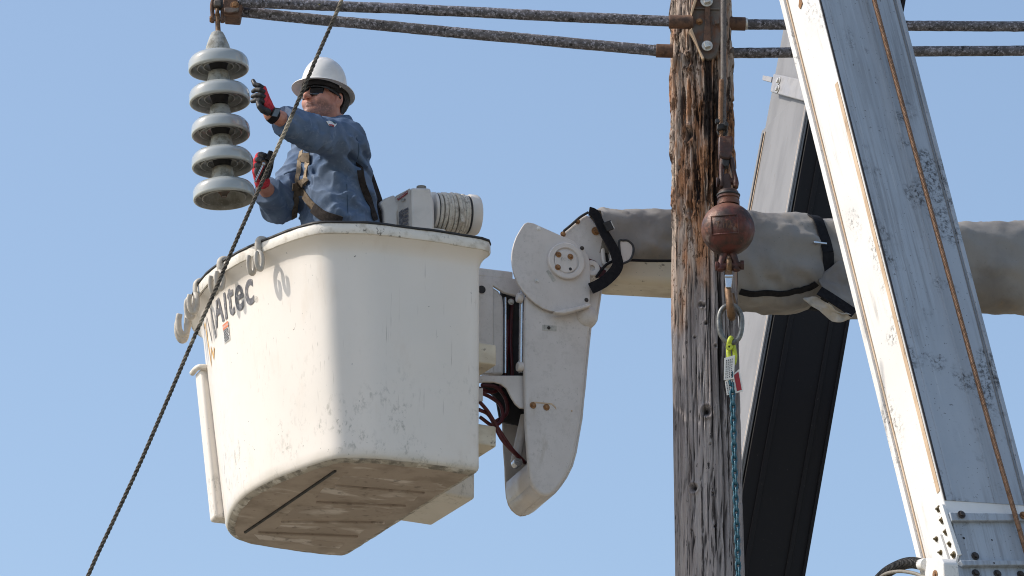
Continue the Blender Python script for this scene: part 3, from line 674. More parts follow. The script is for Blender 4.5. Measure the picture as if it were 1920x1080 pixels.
# underside: plate, worn edge, groove, scuffed pads
b, rv, f = bucket_profile_mesh([(ZB + .003, -.026), (ZB - .005, -.036)])
b.add(rv, f + [tuple(range(NC, 2 * NC))]); und = b.build('underside', MT['bucket_underside'], bk, smooth=40)
b, rv, f = bucket_profile_mesh([(ZB + .006, -.0085), (ZB + .000, -.0170), (ZB - .004, -.026), (ZB - .006, -.034), (ZB - .0045, -.040)])
b.add(rv + .0014 * np.stack([vnoise(rv * 30, 11), vnoise(rv * 30, 12), vnoise(rv * 30, 13)], -1), f); b.build('bottom_edge', MT['worn_edge'], bk, smooth=60)
zp = ZB - .006
def zpx(x, y): return (360 + x * .3889, 640 + y * .3889)
pads = [[(735, 645), (1255, 690), (1205, 728), (685, 690)], [(640, 705), (1145, 735), (1108, 775), (588, 762)], [(510, 792), (1022, 812), (985, 850), (428, 862)], [(435, 885), (880, 905), (838, 938), (395, 912)], [(300, 930), (780, 975), (745, 1005), (330, 960)]]
for pd in pads:
    q = np.array([H(*zpx(x, y), zp) for x, y in pd]); q = q.mean(0) + (q - q.mean(0)) * .93 - bu * .02
    MB().prism(q, (0, 0, .012)).build('floor_pad', MT['scuffed_pad'], und, bevel=.004)
for a_, b2_ in (((692, 622), (255, 920)),):
    p0 = H(*zpx(*a_), zp); p1 = H(*zpx(*b2_), zp); d = nrm(p1 - p0)
    MB().box((p0 + p1) / 2, [d, np.cross(Z3, d), Z3], (np.linalg.norm(p1 - p0) / 2, .006, .007)).build('seam_rib', MT['dark_rubber'], und, bevel=.003)
for a_, b2_ in (((690, 694), (1120, 730)), ((600, 774), (1030, 793)), ((430, 870), (930, 872)), ((320, 920), (800, 940))):
    p0 = H(*zpx(*a_), zp); p1 = H(*zpx(*b2_), zp); d = nrm(p1 - p0)
    MB().box((p0 + p1) / 2, [d, np.cross(Z3, d), Z3], (np.linalg.norm(p1 - p0) / 2, .008, .009)).build('floor_rib', MT['scuffed_pad'], und, bevel=.004)
# step box on the far side, flush with the bottom
bn = np.array([bu[0], bu[1], 0]); BC = np.r_[C2 - B2, 0]; bcd = nrm(BC); bno = np.array([-bcd[1], bcd[0], 0]); bno = bno if bno[0] > 0 else -bno
s0 = np.r_[B2, ZB] + BC * .255 ; s1 = np.r_[B2, ZB] + BC * .575
MB().prism([s0 - bno * .02, s1 - bno * .02, s1 + bno * .148, s0 + bno * .148], (0, 0, .26)).build('step_box', MT['bucket_white'], bk, bevel=.012, smooth=40, seg=3)
# pocket box on the far end, with its own rolled top
p_b = V(404, 970, 24.12); p_t = V(375, 690, 24.12)
sb = [(0, 0), (.30, 0), (.30, .16), (0, .16)]
def pk(o3, a, d, z): return np.array([o3[0], o3[1], z]) + bu * a + bw * d
lowp = [pk(p_b, a, d, p_b[2]) for a, d in ((.0, .0), (.34, .0), (.34, .09), (0, .09))]; topp = [pk(p_t, a, d, p_t[2]) for a, d in ((0, 0), (.40, 0), (.40, .09), (0, .09))]
mb = MB(); mb.add(lowp + topp, [(0, 3, 2, 1), (4, 5, 6, 7), (0, 1, 5, 4), (1, 2, 6, 5), (2, 3, 7, 6), (3, 0, 4, 7)]); pb_ = mb.build('end_pocket', MT['bucket_white'], bk, bevel=.015, smooth=40, seg=3)
pr = catmull([pk(p_t, a, d, p_t[2] + .004) for a, d in ((.12, -.008), (.04, -.008), (.004, -.006), (-.010, .02), (-.010, .09))], 24)
MB().tube(pr, .013, 12).build('pocket_lip', MT['lip_paint'], pb_, smooth=179)
# mounting blocks on the side towards the boom
def block(name, pxl, pxr, y0, y1, f0, f1, mt='bucket_white'):
    base = np.r_[B2 + BC[:2] * f0, 0]; base1 = np.r_[B2 + BC[:2] * f1, 0]
    z0 = V(900, y1, base[1])[2]; z1 = V(900, y0, base[1])[2]; t = (pxr - pxl) * PXM / .9
    return MB().prism([base + Z3 * z0 - bno * .02, base1 + Z3 * z0 - bno * .02, base1 + Z3 * z0 + bno * t, base + Z3 * z0 + bno * t], (0, 0, z1 - z0)).build(name, MT[mt], bk, bevel=.008, smooth=40, seg=3)
block('mount_block', 893, 932, 640, 679, .03, .16, 'boom_cream'); block('mount_block', 893, 932, 793, 832, .03, .16, 'boom_cream')
block('mount_pad', 893, 906, 690, 745, .05, .12)

# finding places on the wall from the photo
GS = []; 
zs_ = np.linspace(ZB + .03, ZT - .12, 160)
WALL = np.stack([bring(z, 0) for z in zs_])     # (nz, NC, 3)
WN = np.stack([onormals(plan((z - ZB) / HB)) for z in zs_])
def wall_at(px, py):
    q = project(WALL.reshape(-1, 3)).reshape(len(zs_), NC, 2); v = CAM[:2] - WALL[..., :2]
    d = np.hypot(q[..., 0] - px, q[..., 1] - py) + 1e4 * ((v * WN).sum(-1) < 0)
    i, j = np.unravel_index(np.argmin(d), d.shape); return j, zs_[i]
seglen = lambda z: np.linalg.norm(np.roll(plan((z - ZB) / HB), -1, 0) - plan((z - ZB) / HB), axis=1).mean()
def wall_point(s, z, off=.0022):                 # s: fractional contour index
    P = bring(z, off); s = s % NC; i = int(math.floor(s)); f_ = s - i; return P[i] * (1 - f_) + P[(i + 1) % NC] * f_
j0, _ = wall_at(420, 640); j1, _ = wall_at(560, 640); SDIR = 1 if ((j1 - j0) % NC) < NC / 2 else -1
def wall_mesh(name, V2, F, s0, z0, mat, off=.0022, skew=0):
    """V2 in metres along the wall and up, laid on the curved wall"""
    L = seglen(z0); vs = [wall_point(s0 + SDIR * x / L, z0 + y, off) for x, y in V2]
    o = MB().add(vs, F).build(name, mat, bk); return o
def grid_text(body, size, shear=0.0, off=0.0):
    cu = bpy.data.curves.new('lettering', 'FONT'); cu.body = body; cu.size = size; cu.shear = shear; cu.offset = off; cu.resolution_u = 6; cu.space_character = 1.12
    ob = bpy.data.objects.new('lettering', cu); COL.objects.link(ob); bpy.context.view_layer.update()
    dg = bpy.context.evaluated_depsgraph_get(); me = bpy.data.meshes.new_from_object(ob.evaluated_get(dg))
    import bmesh
    bm = bmesh.new(); bm.from_mesh(me); bmesh.ops.triangulate(bm, faces=bm.faces)
    vs = [(v.co.x, v.co.y) for v in bm.verts]; fs = [tuple(v.index for v in f.verts) for f in bm.faces]
    bm.free(); bpy.data.objects.remove(ob); bpy.data.curves.remove(cu); bpy.data.meshes.remove(me); return vs, fs
# the letters, taller at the left, pressed on one after the other
jA, zA = wall_at(406, 616); jc, zc = wall_at(477, 566)
wid = ((jc - jA) * SDIR) % NC * seglen(zA)
vs, fs = grid_text('Altec', .20, 0.06, .004)
vx = np.array(vs); vx[:, 0] -= vx[:, 0].min(); vx[:, 0] *= wid / vx[:, 0].max(); hgt = vx[:, 1].max()
vx[:, 1] *= .165 / hgt
vx[:, 1] += (zc - zA) * np.clip(vx[:, 0] / wid, 0, 1)
wall_mesh('lettering', vx.tolist(), fs, jA, zA, MT['ink'])
# emblem left of the letters: a dark peak over an orange zigzag
def strip(pts, w):
    pts = np.array(pts, float); t = np.gradient(pts, axis=0); t /= np.linalg.norm(t, axis=1, keepdims=True); n = np.c_[-t[:, 1], t[:, 0]] * w / 2
    n_ = len(pts); return np.vstack([pts + n, pts - n]).tolist(), [(i, i + 1, n_ + i + 1, n_ + i) for i in range(n_ - 1)]
v2, f2 = strip(np.array([(-.20, -.02), (-.155, .13), (-.10, -.03), (-.055, .12), (-.02, -.04)]), .022); wall_mesh('emblem_peak', v2, f2, jA, zA, MT['ink'])
v2, f2 = strip(np.array([(-.24, .10), (-.215, .16), (-.19, .02), (-.17, -.10), (-.13, -.03), (-.10, -.09), (-.07, -.05)]), .020); wall_mesh('emblem_zigzag', v2, f2, jA, zA - .02, MT['decal_yellow'], .0026)
vs, fs = grid_text('®', .035); jr, zr = wall_at(477, 568); wall_mesh('registered_mark', vs, fs, jr, zr, MT['decal_grey'])
# warning decal: orange heading over small print
jd, zd = wall_at(423, 645); 
def quadgrid(x0, x1, y0, y1, n=4):
    v = [(x0 + (x1 - x0) * i / n, y) for y in (y0, y1) for i in range(n + 1)]; return v, [(i, i + 1, n + 2 + i, n + 1 + i) for i in range(n)]
wd = .062; hd = .088
v2, f2 = quadgrid(0, wd, 0, hd); wall_mesh('warning_decal', v2, f2, jd, zd, MT['decal_white'], .0020)
v2, f2 = quadgrid(0, wd, hd * .70, hd); wall_mesh('decal_heading', v2, f2, jd, zd, MT['decal_orange'], .0028)
vs, fs = grid_text('WARNING', .016); wall_mesh('decal_text', [(x * .78 + .004, y + hd * .78) for x, y in vs], fs, jd, zd, MT['decal_white'], .0036)
rng = random.Random(3)
for r_ in range(8):
    x = .004
    while x < wd - .008:
        w_ = rng.uniform(.006, .018); v2, f2 = quadgrid(x, min(x + w_, wd - .004), .004 + r_ * .0072, .004 + r_ * .0072 + .0048, 2); wall_mesh('decal_print', v2, f2, jd, zd, MT['ink_black'], .0030); x += w_ + .003

# ------------------------------------------------------------------ rope hooks hung over the bucket lip
def lip_at(px, py):
    P = bring(ZT, .04); q = project(P); n = onormals(plan(1.0)); v = CAM[:2] - P[:, :2]
    d = np.hypot(q[:, 0] - px, q[:, 1] - py) + 500 * ((v * n).sum(1) < -.4 * 23); i = int(np.argmin(d)); return P[i], np.r_[n[i], 0]
def rope_hook(label, px, py, scale=1.0, lean=0.0, fork=True, link=False):
    p, n = lip_at(px, py); t = np.cross(Z3, n); dn = nrm(-Z3 + t * lean)
    h = thing('rope_hook', label, 'hook', p - Z3 * .2, group='rope hooks on the bucket lip')
    k = scale
    def L(r_, d, s=0): return p + n * r_ * k + dn * d * k + t * s * k
    top = catmull([L(-.055, .060), L(-.060, .015), L(-.035, -.018), L(.0, -.022), L(.022, -.004), L(.026, .030), L(.020, .060)], 40)
    MB().tube(top, .0095 * k, 12, squash=(1, 1.7)).build('lip_hook', MT['hook_plastic'], h, smooth=179)
    for s, dep in ((-.030, .165), (.034, .160)) if fork else ((0, .17),):
        sh = catmull([L(.020, .050), L(.020, .075, s * .7), L(.020, .105, s), L(.020, dep - .03, s), L(.028, dep, s), L(.044, dep + .004, s), L(.058, dep - .022, s), L(.061, dep - .060, s), L(.057, dep - .085, s)], 46)
        MB().tube(sh, .0088 * k, 12, squash=(1, 1.5)).build('prong', MT['hook_plastic'], h, smooth=179)
    return h
rope_hook('pale plastic rope hook on the bucket lip nearest the worker, throwing a forked shadow', 496, 461, .86)
rope_hook('pale plastic rope hook on the bucket lip just behind the slanting rope', 424, 494, .86)
rope_hook('pale plastic rope hook at the rounded corner of the bucket lip, above the linked one', 378, 534, .9)
rope_hook('leftmost pale rope hook hanging low against the sky off the bucket lip', 366, 566, 1.05, lean=-0.05)
# ------------------------------------------------------------------ lift boom: frame aligned with the bucket
LO = V(1060, 491, 23.62)                          # hub of the pivot cover
def LP(px, py, d=0.0): return onplane(px, py, LO + bw * d, bw)   # photo point on a lift plane d metres behind the hub cover
lift = thing('lift_boom', 'beige-grey knuckle and boom end of the aerial lift holding the bucket', 'lift boom', LP(1040, 960, .15), frame_of((0, 0, 0), bu))
z6 = lambda x, y: (860 + x * .3055, 370 + y * .3055)
z7 = lambda x, y: (860 + x * .2964, 680 + y * .2964)
disc = [(425, 152), (460, 158), (490, 172), (560, 203), (625, 232), (700, 265), (735, 285), (765, 315), (790, 350), (803, 385), (808, 450), (808, 560), (807, 640), (800, 655), (740, 678), (650, 700), (600, 702), (560, 697), (515, 680), (470, 650), (428, 614), (390, 570), (360, 522), (340, 470), (329, 420), (325, 370), (329, 325), (340, 280), (355, 240), (375, 205), (390, 180), (405, 160)]
pc = MB().prism([LP(*z6(x, y)) for x, y in disc], bw * .012).build('pivot_cover', MT['lift_paint'], lift, bevel=.003, smooth=30)
fl = [(585, 700), (700, 676), (808, 648), (818, 664), (740, 690), (655, 712), (600, 710)]
MB().prism([LP(*z6(x, y), -.035) for x, y in fl], bw * .036).build('cover_flange', MT['lift_paint'], pc, bevel=.004, smooth=30)
hub = LP(*z6(655, 396))
MB().lathe([(.0, 0), (.085, 0), (.085, .016), (.081, .019), (.062, .019), (.058, .014), (.058, .011), (0, .011)], hub, -bw, 56).build('hub_ring', MT['lift_paint'], lift, smooth=30)
MB().lathe([(0, .010), (.053, .010), (.053, .017), (.050, .019), (0, .019)], LP(*z6(650, 402)), -bw, 48).build('hub_cap', MT['lift_paint'], lift, smooth=30)
for x, y in ((612, 352), (685, 365), (608, 430)):
    MB().bolt(LP(*z6(x, y), -.018), -bw, .0085, .012).build('bolt', MT['rust_bolt'], lift, bevel=.001)
MB().lathe([(0, 0), (.007, 0), (.007, .002), (0, .002)], LP(*z6(685, 440), -.0185), -bw, 16).build('bolt_hole', MT['inner_dark'], lift)
# faint ink number on the hub cap
hv, hf = grid_text('EC-78', .019, .2)
hv = [hub + bu * (x - .030) + Z3 * (y - .002) - bw * .0205 for x, y in hv]
MB().add(hv, hf).build('hub_marking', MT['decal_grey'], lift)
MB().prism([LP(*z6(x, y), -.0015) for x, y in [(537, 452), (552, 444), (598, 508), (580, 520)]], bw * .001).build('sticker', MT['decal_grey'], lift)
for x, y, mt in ((478, 513, 'bolt_bright'), (784, 630, 'bolt_dark'), (490, 192, 'decal_white'), (757, 312, 'bolt_dark')):
    MB().bolt(LP(*z6(x, y), -.0005), -bw, .006, .007).build('bolt', MT[mt], lift, bevel=.0006)
# knuckle arm: a deep channel, closed towards the camera, right and below, open towards the bucket
plate = [(1000, 545), (1075, 520), (1127, 540), (1126, 548), (1122, 575), (1118, 600), (1114, 607), (1107, 614), (1103, 650), (1099, 690), (1096, 725), (1093, 751), (1090, 785), (1085, 813), (1079, 848), (1072, 873), (1061, 895), (1050, 911), (1040, 923), (1030, 929), (1020, 930), (1012, 926), (1003, 918), (997, 908), (993, 893), (991, 870), (988, 830), (986, 799), (984, 740), (983, 680), (984, 600), (985, 556)]
dk = .02
ka = MB().prism([LP(x, y, dk) for x, y in plate], bw * .03).build('knuckle_arm', MT['lift_paint'], lift, bevel=.014, smooth=35, seg=4)
far = [(x - 42, y + 46) for x, y in plate]
DF = .305
# skin between the near and the far plate: from upper right round the foot to the lower left
edge = plate[2:24]
P0 = np.array([LP(x, y, dk + .015) for x, y in edge]); P1 = P0 + bw * (DF - .03)
b = MB(); nE = len(P0); inn = .012
cen = P0.mean(0)
f = [(i, i + 1, nE + i + 1, nE + i) for i in range(nE - 1)]
b.add(np.vstack([P0, P1]), f); o = b.build('channel_back', MT['lift_paint'], ka, smooth=50)
so = o.modifiers.new('solid', 'SOLIDIFY'); so.thickness = .012; so.offset = 0
fplate = [LP(x, y, dk + .01) + bw * DF for x, y in plate[:-6] + [(990, 838), (987, 799), (985, 740), (984, 680), (985, 600), (986, 556)]]
MB().prism(fplate, bw * .012).build('far_plate', MT['lift_paint'], ka, bevel=.004, smooth=35)
# toe of the channel: rounded skirt joining both plates towards the bucket, cut on the slant
toe_n = [(993, 868), (992, 885), (995, 902), (1001, 914), (1010, 924), (1018, 929)]
T0 = np.array([LP(x, y, dk + .012) for x, y in toe_n]); T1 = T0 + bw * (DF - .01); T0 = T0 - bu * .0; 
low = np.array([LP(992, 905, dk + .012) + bw * (DF - .01)])
b = MB(); n = len(T0); b.add(np.vstack([T0, T1]), [(i, i + 1, n + i + 1, n + i) for i in range(n - 1)]); o = b.build('channel_toe', MT['lift_paint'], ka, smooth=50)
so = o.modifiers.new('solid', 'SOLIDIFY'); so.thickness = .010; so.offset = 0
for x, y in ((470, 270), (555, 282)): MB().bolt(LP(*z7(x, y), dk - .001), -bw, .0095, .008).build('bolt', MT['rust_bolt'], ka, bevel=.001)
MB().bolt(LP(*z7(715, 305), dk - .001), -bw, .004, .003, False).build('bolt', MT['bare_strip'], ka)
MB().prism([LP(*z7(x, y), dk - .0015) for x, y in [(470, 246), (590, 256), (615, 280), (618, 298), (600, 275), (585, 264), (470, 254)]], bw * .001).build('rust_run', MT['bare_strip'], ka)
MB().prism([LP(*z6(x, y), dk - .0015) for x, y in [(513, 782), (602, 788), (600, 822), (515, 816)]], bw * .001).build('patch', MT['decal_grey'], ka)
MB().bolt(LP(*z6(553, 801), dk - .002), -bw, .005, .004).build('bolt', MT['bolt_dark'], ka)
# bulge where the arm meets the pivot
MB().sphere(LP(*z6(775, 735), dk + .02), np.array([.055, .05, .055]), 20).build('boss', MT['lift_paint'], ka, smooth=179)
# bracket between bucket and knuckle: side cheek, rounded column, rods, dark recess, lower gusset
def LB(px, py, d): return LP(px, py, d)
cheek = [(893, 517), (912, 517), (925, 519), (975, 523), (985, 530), (985, 560), (945, 548), (925, 535), (925, 700), (893, 700)]
MB().prism([LB(x, y, .10) for x, y in cheek], bw * .02).build('bracket_cheek', MT['lift_paint'], lift, bevel=.004, smooth=35)
MB().lathe([(0, 0), (.018, 0), (.018, .003), (0, .003)], LB(903, 543, .098), -bw, 20).build('cheek_hole', MT['inner_dark'], lift)
col = [(922, 536), (935, 545), (943, 556), (945, 575), (945, 702), (922, 702)]
MB().prism([LB(x, y, .115) for x, y in col], bw * .15).build('bracket_column', MT['lift_paint'], lift, bevel=.012, smooth=35, seg=3)
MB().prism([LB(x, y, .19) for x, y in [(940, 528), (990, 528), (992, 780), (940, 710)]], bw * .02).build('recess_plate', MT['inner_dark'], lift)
MB().cyl(LB(947.5, 558, .13), LB(947.5, 700, .13), .0065, 14).build('rod', MT['chrome'], lift, smooth=40)
MB().cyl(LB(978.5, 545, .06), LB(977, 700, .06), .012, 18).build('rod', MT['chrome'], lift, smooth=40)
for x, y in ((974, 558), (974.5, 687)):
    MB().lathe([(0, 0), (.019, 0), (.022, .004), (.022, .022), (.019, .026), (0, .026)], LB(x - 5, y, .045), bu, 20).build('roller', MT['lift_paint'], lift, bevel=.001, smooth=40)
for x, y in ((953, 541), (958, 566)):
    MB().bolt(LB(x, y, .12), -bw, .009, .010).build('bolt', MT['bolt_bright'], lift)
gus = [(897, 704), (983, 704), (984, 766), (975, 765), (966, 757), (958, 744), (950, 728), (940, 720), (925, 716), (908, 716), (897, 718)]
MB().prism([LB(x, y, .05) for x, y in gus], bw * .012).build('gusset', MT['lift_paint'], lift, bevel=.003, smooth=35)
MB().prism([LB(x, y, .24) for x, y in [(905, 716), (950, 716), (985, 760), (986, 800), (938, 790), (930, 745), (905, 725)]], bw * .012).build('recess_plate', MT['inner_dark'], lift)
MB().prism([LB(x, y, .02) for x, y in [(897, 728), (906, 727), (906, 752), (897, 752)]], bw * .05).build('bracket_lug', MT['lift_paint'], lift, bevel=.004)
# hydraulic strut inside the channel
MB().cyl(LB(985, 780, .18), LB(966, 868, .18), .022, 20).build('strut', MT['lift_paint'], lift, smooth=40)
MB().lathe([(0, -.02), (.02, -.02), (.02, .02), (0, .02)], LB(969, 868, .16), -bw, 20).build('strut_eye', MT['chrome'], lift, smooth=40)
# tie bar from the bucket to the cheek
MB().box((LB(930, 521, .16) + LB(905, 521, .16)) / 2, [bu, bw, Z3], (.09, .06, .02)).build('bracket_top', MT['lift_paint'], lift, bevel=.006)
hose_paths = [[(898, 752, .03), (915, 772, .06), (935, 805, .09), (960, 842, .12), (983, 866, .16)], [(898, 768, .05), (918, 780, .08), (940, 822, .10), (965, 850, .13), (985, 868, .17)],
              [(898, 735, .12), (920, 745, .14), (938, 760, .15), (942, 785, .14), (925, 798, .12), (900, 782, .10)], [(902, 722, .16), (930, 726, .16), (948, 748, .17), (950, 775, .17), (930, 790, .15)],
              [(960, 560, .17), (957, 640, .17), (960, 700, .17), (955, 735, .18)], [(952, 600, .17), (950, 660, .17), (945, 715, .18), (925, 735, .18), (898, 728, .16)]]
for hp in hose_paths: MB().tube(catmull([LB(*q) for q in hp], 40), .0085, 10).build('hose', MT['hose_red'], lift, smooth=179)
# boom tip casting between the pivot and the cover
tip = [(600, 250), (640, 215), (700, 165), (750, 120), (790, 98), (812, 118), (850, 165), (885, 215), (915, 270), (940, 330), (950, 390), (945, 440), (925, 462), (900, 480), (830, 480), (780, 470), (700, 420)]
MB().prism([LP(*z6(x, y), .035) for x, y in tip], bw * .27).build('tip_casting', MT['lift_paint'], lift, bevel=.016, smooth=35, seg=4)
for q in ([(878, 315), (895, 308), (912, 340), (922, 385), (912, 405), (895, 395), (885, 360)],):
    MB().prism([LP(*z6(x, y), .033) for x, y in q], bw * .004).build('tip_slot', MT['inner_dark'], lift)
ringp = [LP(*z6(x, y), .025) for x, y in [(885, 300), (900, 290), (920, 300), (935, 340), (937, 385), (925, 410), (905, 410), (890, 395)]]
MB().tube(catmull(ringp, 40, True), .010, 10, closed=True).build('slot_rim', MT['lift_paint'], lift, smooth=179)
MB().bolt(LP(*z6(840, 208), .034), -bw, .012, .012).build('bolt', MT['rust_bolt'], lift)
MB().lathe([(0, 0), (.014, 0), (.014, .01), (.020, .012), (.034, .012), (.037, .008), (.037, -.04), (0, -.04)], LP(*z6(815, 438), .015), -bw, 32).build('tip_roller', MT['lift_paint'], lift, smooth=35)
MB().prism([LP(*z6(x, y), .022) for x, y in [(800, 375), (840, 390), (870, 425), (905, 450), (895, 495), (860, 490), (845, 440), (800, 400)]], bw * .01).build('tip_recess', MT['hose_red'], lift)
MB().tube(catmull([LP(*z6(x, y), .03) for x, y in [(645, 207), (690, 170), (745, 122), (795, 92)]], 30), .006, 8).build('tip_seal', MT['dark_rubber'], lift, smooth=179)
for x, y in ((640, 226), (728, 148)): MB().bolt(LP(*z6(x, y), .033), -bw, .008, .008).build('bolt', MT['rust_bolt'], lift)

# the boom itself runs right and a little up, away from the camera
def boom_pt(px, py, extra=0.0):
    """axis point: on the vertical plane through the boom axis direction bu"""
    return onplane(px, py, LO + bw * (.17 + extra), bw)
ax0 = boom_pt(1150, 462); ax1 = boom_pt(1500, 484); ax2 = boom_pt(1860, 503); axis_dir = nrm(ax2 - ax0)
sec_up = nrm(np.cross(np.cross(axis_dir, Z3), axis_dir)); sec_out = -np.cross(sec_up, axis_dir) * -1
sec_out = nrm(np.cross(axis_dir, sec_up))        # towards the camera
if np.dot(sec_out, bw) > 0: sec_out = -sec_out
b = MB(); cen0 = boom_pt(1128, 480); L_ = np.linalg.norm(ax2 - ax0) * 2.2
b.box(cen0 + axis_dir * .30 - Z3 * .005, [axis_dir, sec_out, sec_up], (.30, .105, .150)); b.build('boom_tube', MT['boom_cream'], lift, bevel=.035, smooth=35, seg=4)
MB().box(cen0 + axis_dir * (L_ / 2 + .25), [axis_dir, sec_out, sec_up], (L_ / 2 - .25, .08, .10)).build('inner_tube', MT['boom_cream'], lift, bevel=.03, smooth=35, seg=3)

# ------------------------------------------------------------------ canvas cover over the boom, with straps
cv = thing('boom_cover', 'grey-brown canvas sleeve strapped round the lift boom, passing behind pole and white boom', 'boom cover', boom_pt(1500, 575), frame_of((0, 0, 0), bu))
def cover_section(px):
    """top and bottom of the sleeve in the photo at this px"""
    t = np.interp(px, [1086, 1100, 1118, 1160, 1265, 1390, 1450, 1540, 1600, 1800, 1920, 2600], [408, 392, 383, 388, 391, 396, 397, 402, 404, 422, 426, 455])
    bt = np.interp(px, [1086, 1140, 1180, 1265, 1300, 1390, 1540, 1600, 1800, 1920, 2600], [486, 488, 487, 488, 545, 568, 567, 575, 582, 585, 590])
    return t + np.interp(px, [1600, 1800], [12, 3]), bt + np.interp(px, [1265, 1320, 1600, 1800], [19, 10, 8, -10])
pxs = np.r_[np.linspace(1104, 1640, 250), np.linspace(1644, 2600, 120)]
rings = []; NA = 72; ang = np.arange(NA) * 2 * math.pi / NA
for px in pxs:
    t, bt = cover_section(px); c = boom_pt(px, (t + bt) / 2); top = boom_pt(px, t); bot = boom_pt(px, bt)
    rv_ = np.linalg.norm(top - bot) / 2; ro = .165
    if px < 1270: pass
    ca, sa = np.cos(ang), np.sin(ang); e = .72
    ring = c + np.outer(np.sign(ca) * np.abs(ca) ** e * ro, sec_out) + np.outer(np.sign(sa) * np.abs(sa) ** e * rv_, Z3)
    rings.append(ring)
G = np.stack(rings); q = G.reshape(-1, 3)
loc = np.stack([(q - ax0) @ axis_dir, (q - ax0) @ sec_out, (q - ax0) @ Z3], -1)
cenr = np.repeat(G.mean(1), NA, 0); dirn = (q - cenr); dirn /= np.linalg.norm(dirn, axis=1, keepdims=True)
strapx = np.array([(boom_pt(x, 480) - ax0) @ axis_dir for x in (1142, 1530)])
fold = .016 * fbm(loc * np.array([3.2, 4, 4]), 3, 5) + .011 * fbm(loc * np.array([9, 5, 14]) + np.outer(loc[:, 2], [2.5, 0, 0]), 3, 9)
ds = loc[:, 0] - strapx[1]
cr1 = 1 - 2 * np.abs(vnoise(loc * np.array([2.6, 6, 7]) + np.outer(loc[:, 0], [0, 3.0, 2.2]), 33)); cr2 = 1 - 2 * np.abs(vnoise(loc * np.array([6, 9, 11]) + np.outer(loc[:, 0], [0, -5.0, 6]), 37))
fold += .010 * np.clip(cr1, 0, 1) ** 2 + .007 * np.clip(cr2, 0, 1) ** 2
pinch = np.exp(-(ds / .05) ** 2); fold -= .020 * pinch
rad_ang = np.arctan2(loc[:, 2], loc[:, 1])
fold += .024 * np.exp(-(np.abs(ds) / .22)) * np.sin(rad_ang * 7 + 2.0 * np.sign(ds)) * (1 - pinch) * np.clip(np.abs(ds) / .05, 0, 1)
k = np.linspace(0, 1, len(pxs)).repeat(NA)
q = q + dirn * fold[:, None]
b = MB(); m_ = len(pxs); f = [(i * NA + a, i * NA + (a + 1) % NA, (i + 1) * NA + (a + 1) % NA, (i + 1) * NA + a) for i in range(m_ - 1) for a in range(NA)]
b.add(q, f); o = b.build('sleeve', MT['canvas_cover'], cv, smooth=179)
COVER = q.reshape(m_, NA, 3); CPX = pxs
def cover_hit(px, py, lift_=.006):
    pr_ = project(COVER.reshape(-1, 3)); pos = COVER.reshape(-1, 3); toward = (pos - cenr) @ sec_out
    d = np.hypot(pr_[:, 0] - px, pr_[:, 1] - py) + 1e4 * (toward < -.02); i = np.argsort(d)[:3]; w = 1 / (d[i] + .5); w /= w.sum()
    n = (dirn[i] * w[:, None]).sum(0); return (pos[i] * w[:, None]).sum(0) + nrm(n) * lift_, nrm(n)
def strap(name, pts, width, root, mat, thick=.004, n=40, hit=cover_hit, lift_=.006):
    P = []; Nn = []
    for px, py in catmull(np.array(pts, float), n):
        p, nn = hit(px, py, lift_); P.append(p); Nn.append(nn)
    return ribbon(name, np.array(P), np.array(Nn), width, thick, root, mat)
def ribbon(name, P, Nn, width, thick, root, mat):
    for _ in range(2):
        P[1:-1] = .25 * P[:-2] + .5 * P[1:-1] + .25 * P[2:]; Nn[1:-1] = .25 * Nn[:-2] + .5 * Nn[1:-1] + .25 * Nn[2:]
    T = np.gradient(P, axis=0); T /= np.linalg.norm(T, axis=1, keepdims=True)
    Nn = Nn - T * (Nn * T).sum(1, keepdims=True); Nn /= np.linalg.norm(Nn, axis=1, keepdims=True); S = np.cross(T, Nn)
    w = width if np.ndim(width) else np.full(len(P), width); h = (w / 2)[:, None] if np.ndim(w) else w / 2
    V4 = np.stack([P + S * h - Nn * thick * .5, P + S * h + Nn * thick, P - S * h + Nn * thick, P - S * h - Nn * thick * .5], 1).reshape(-1, 3)
    f = [(i * 4 + a, i * 4 + (a + 1) % 4, i * 4 + 4 + (a + 1) % 4, i * 4 + 4 + a) for i in range(len(P) - 1) for a in range(4)]
    f += [(0, 1, 2, 3), tuple(len(P) * 4 - 4 + a for a in (3, 2, 1, 0))]
    return MB().add(V4, f).build(name, mat, root, smooth=50)
bl_ = [LP(x, y, -.006) for x, y in [(1118, 520), (1128, 506), (1140, 494), (1156, 489), (1180, 488), (1220, 489), (1266, 489)]]
MB().tube(catmull(bl_, 40), .0065, 8).build('edge_binding', MT['black_strap'], cv, smooth=179)
# strap round the middle of the sleeve
def ring_strap(name, px0, skew, width, root):
    P = []; Nn = []
    for a in np.linspace(0, NA, 90):
        i0 = int(a) % NA; px = px0 + skew * math.sin(2 * math.pi * a / NA - .3)
        r_ = np.interp(px, CPX, np.arange(len(CPX))); i = int(r_); j = min(i + 1, len(CPX) - 1); w = r_ - i
        p = (COVER[i, i0] * (1 - w) + COVER[j, i0] * w); nn = dirn.reshape(m_, NA, 3)[i, i0]; P.append(p + nn * .008); Nn.append(nn)
    return ribbon(name, np.array(P), np.array(Nn), width, .004, root, MT['black_strap'])
ring_strap('strap', 1524, -12, .052, cv)
strap('strap', [(1386, 545), (1420, 549), (1460, 548), (1500, 543), (1530, 532)], .030, cv, MT['black_strap'])
pk_, nn_ = cover_hit(1534, 466, .014); MB().box(pk_, [nrm(np.cross(Z3, nn_)), nn_, Z3], (.032, .004, .004)).build('strap_slide', MT['chrome'], cv, bevel=.001)
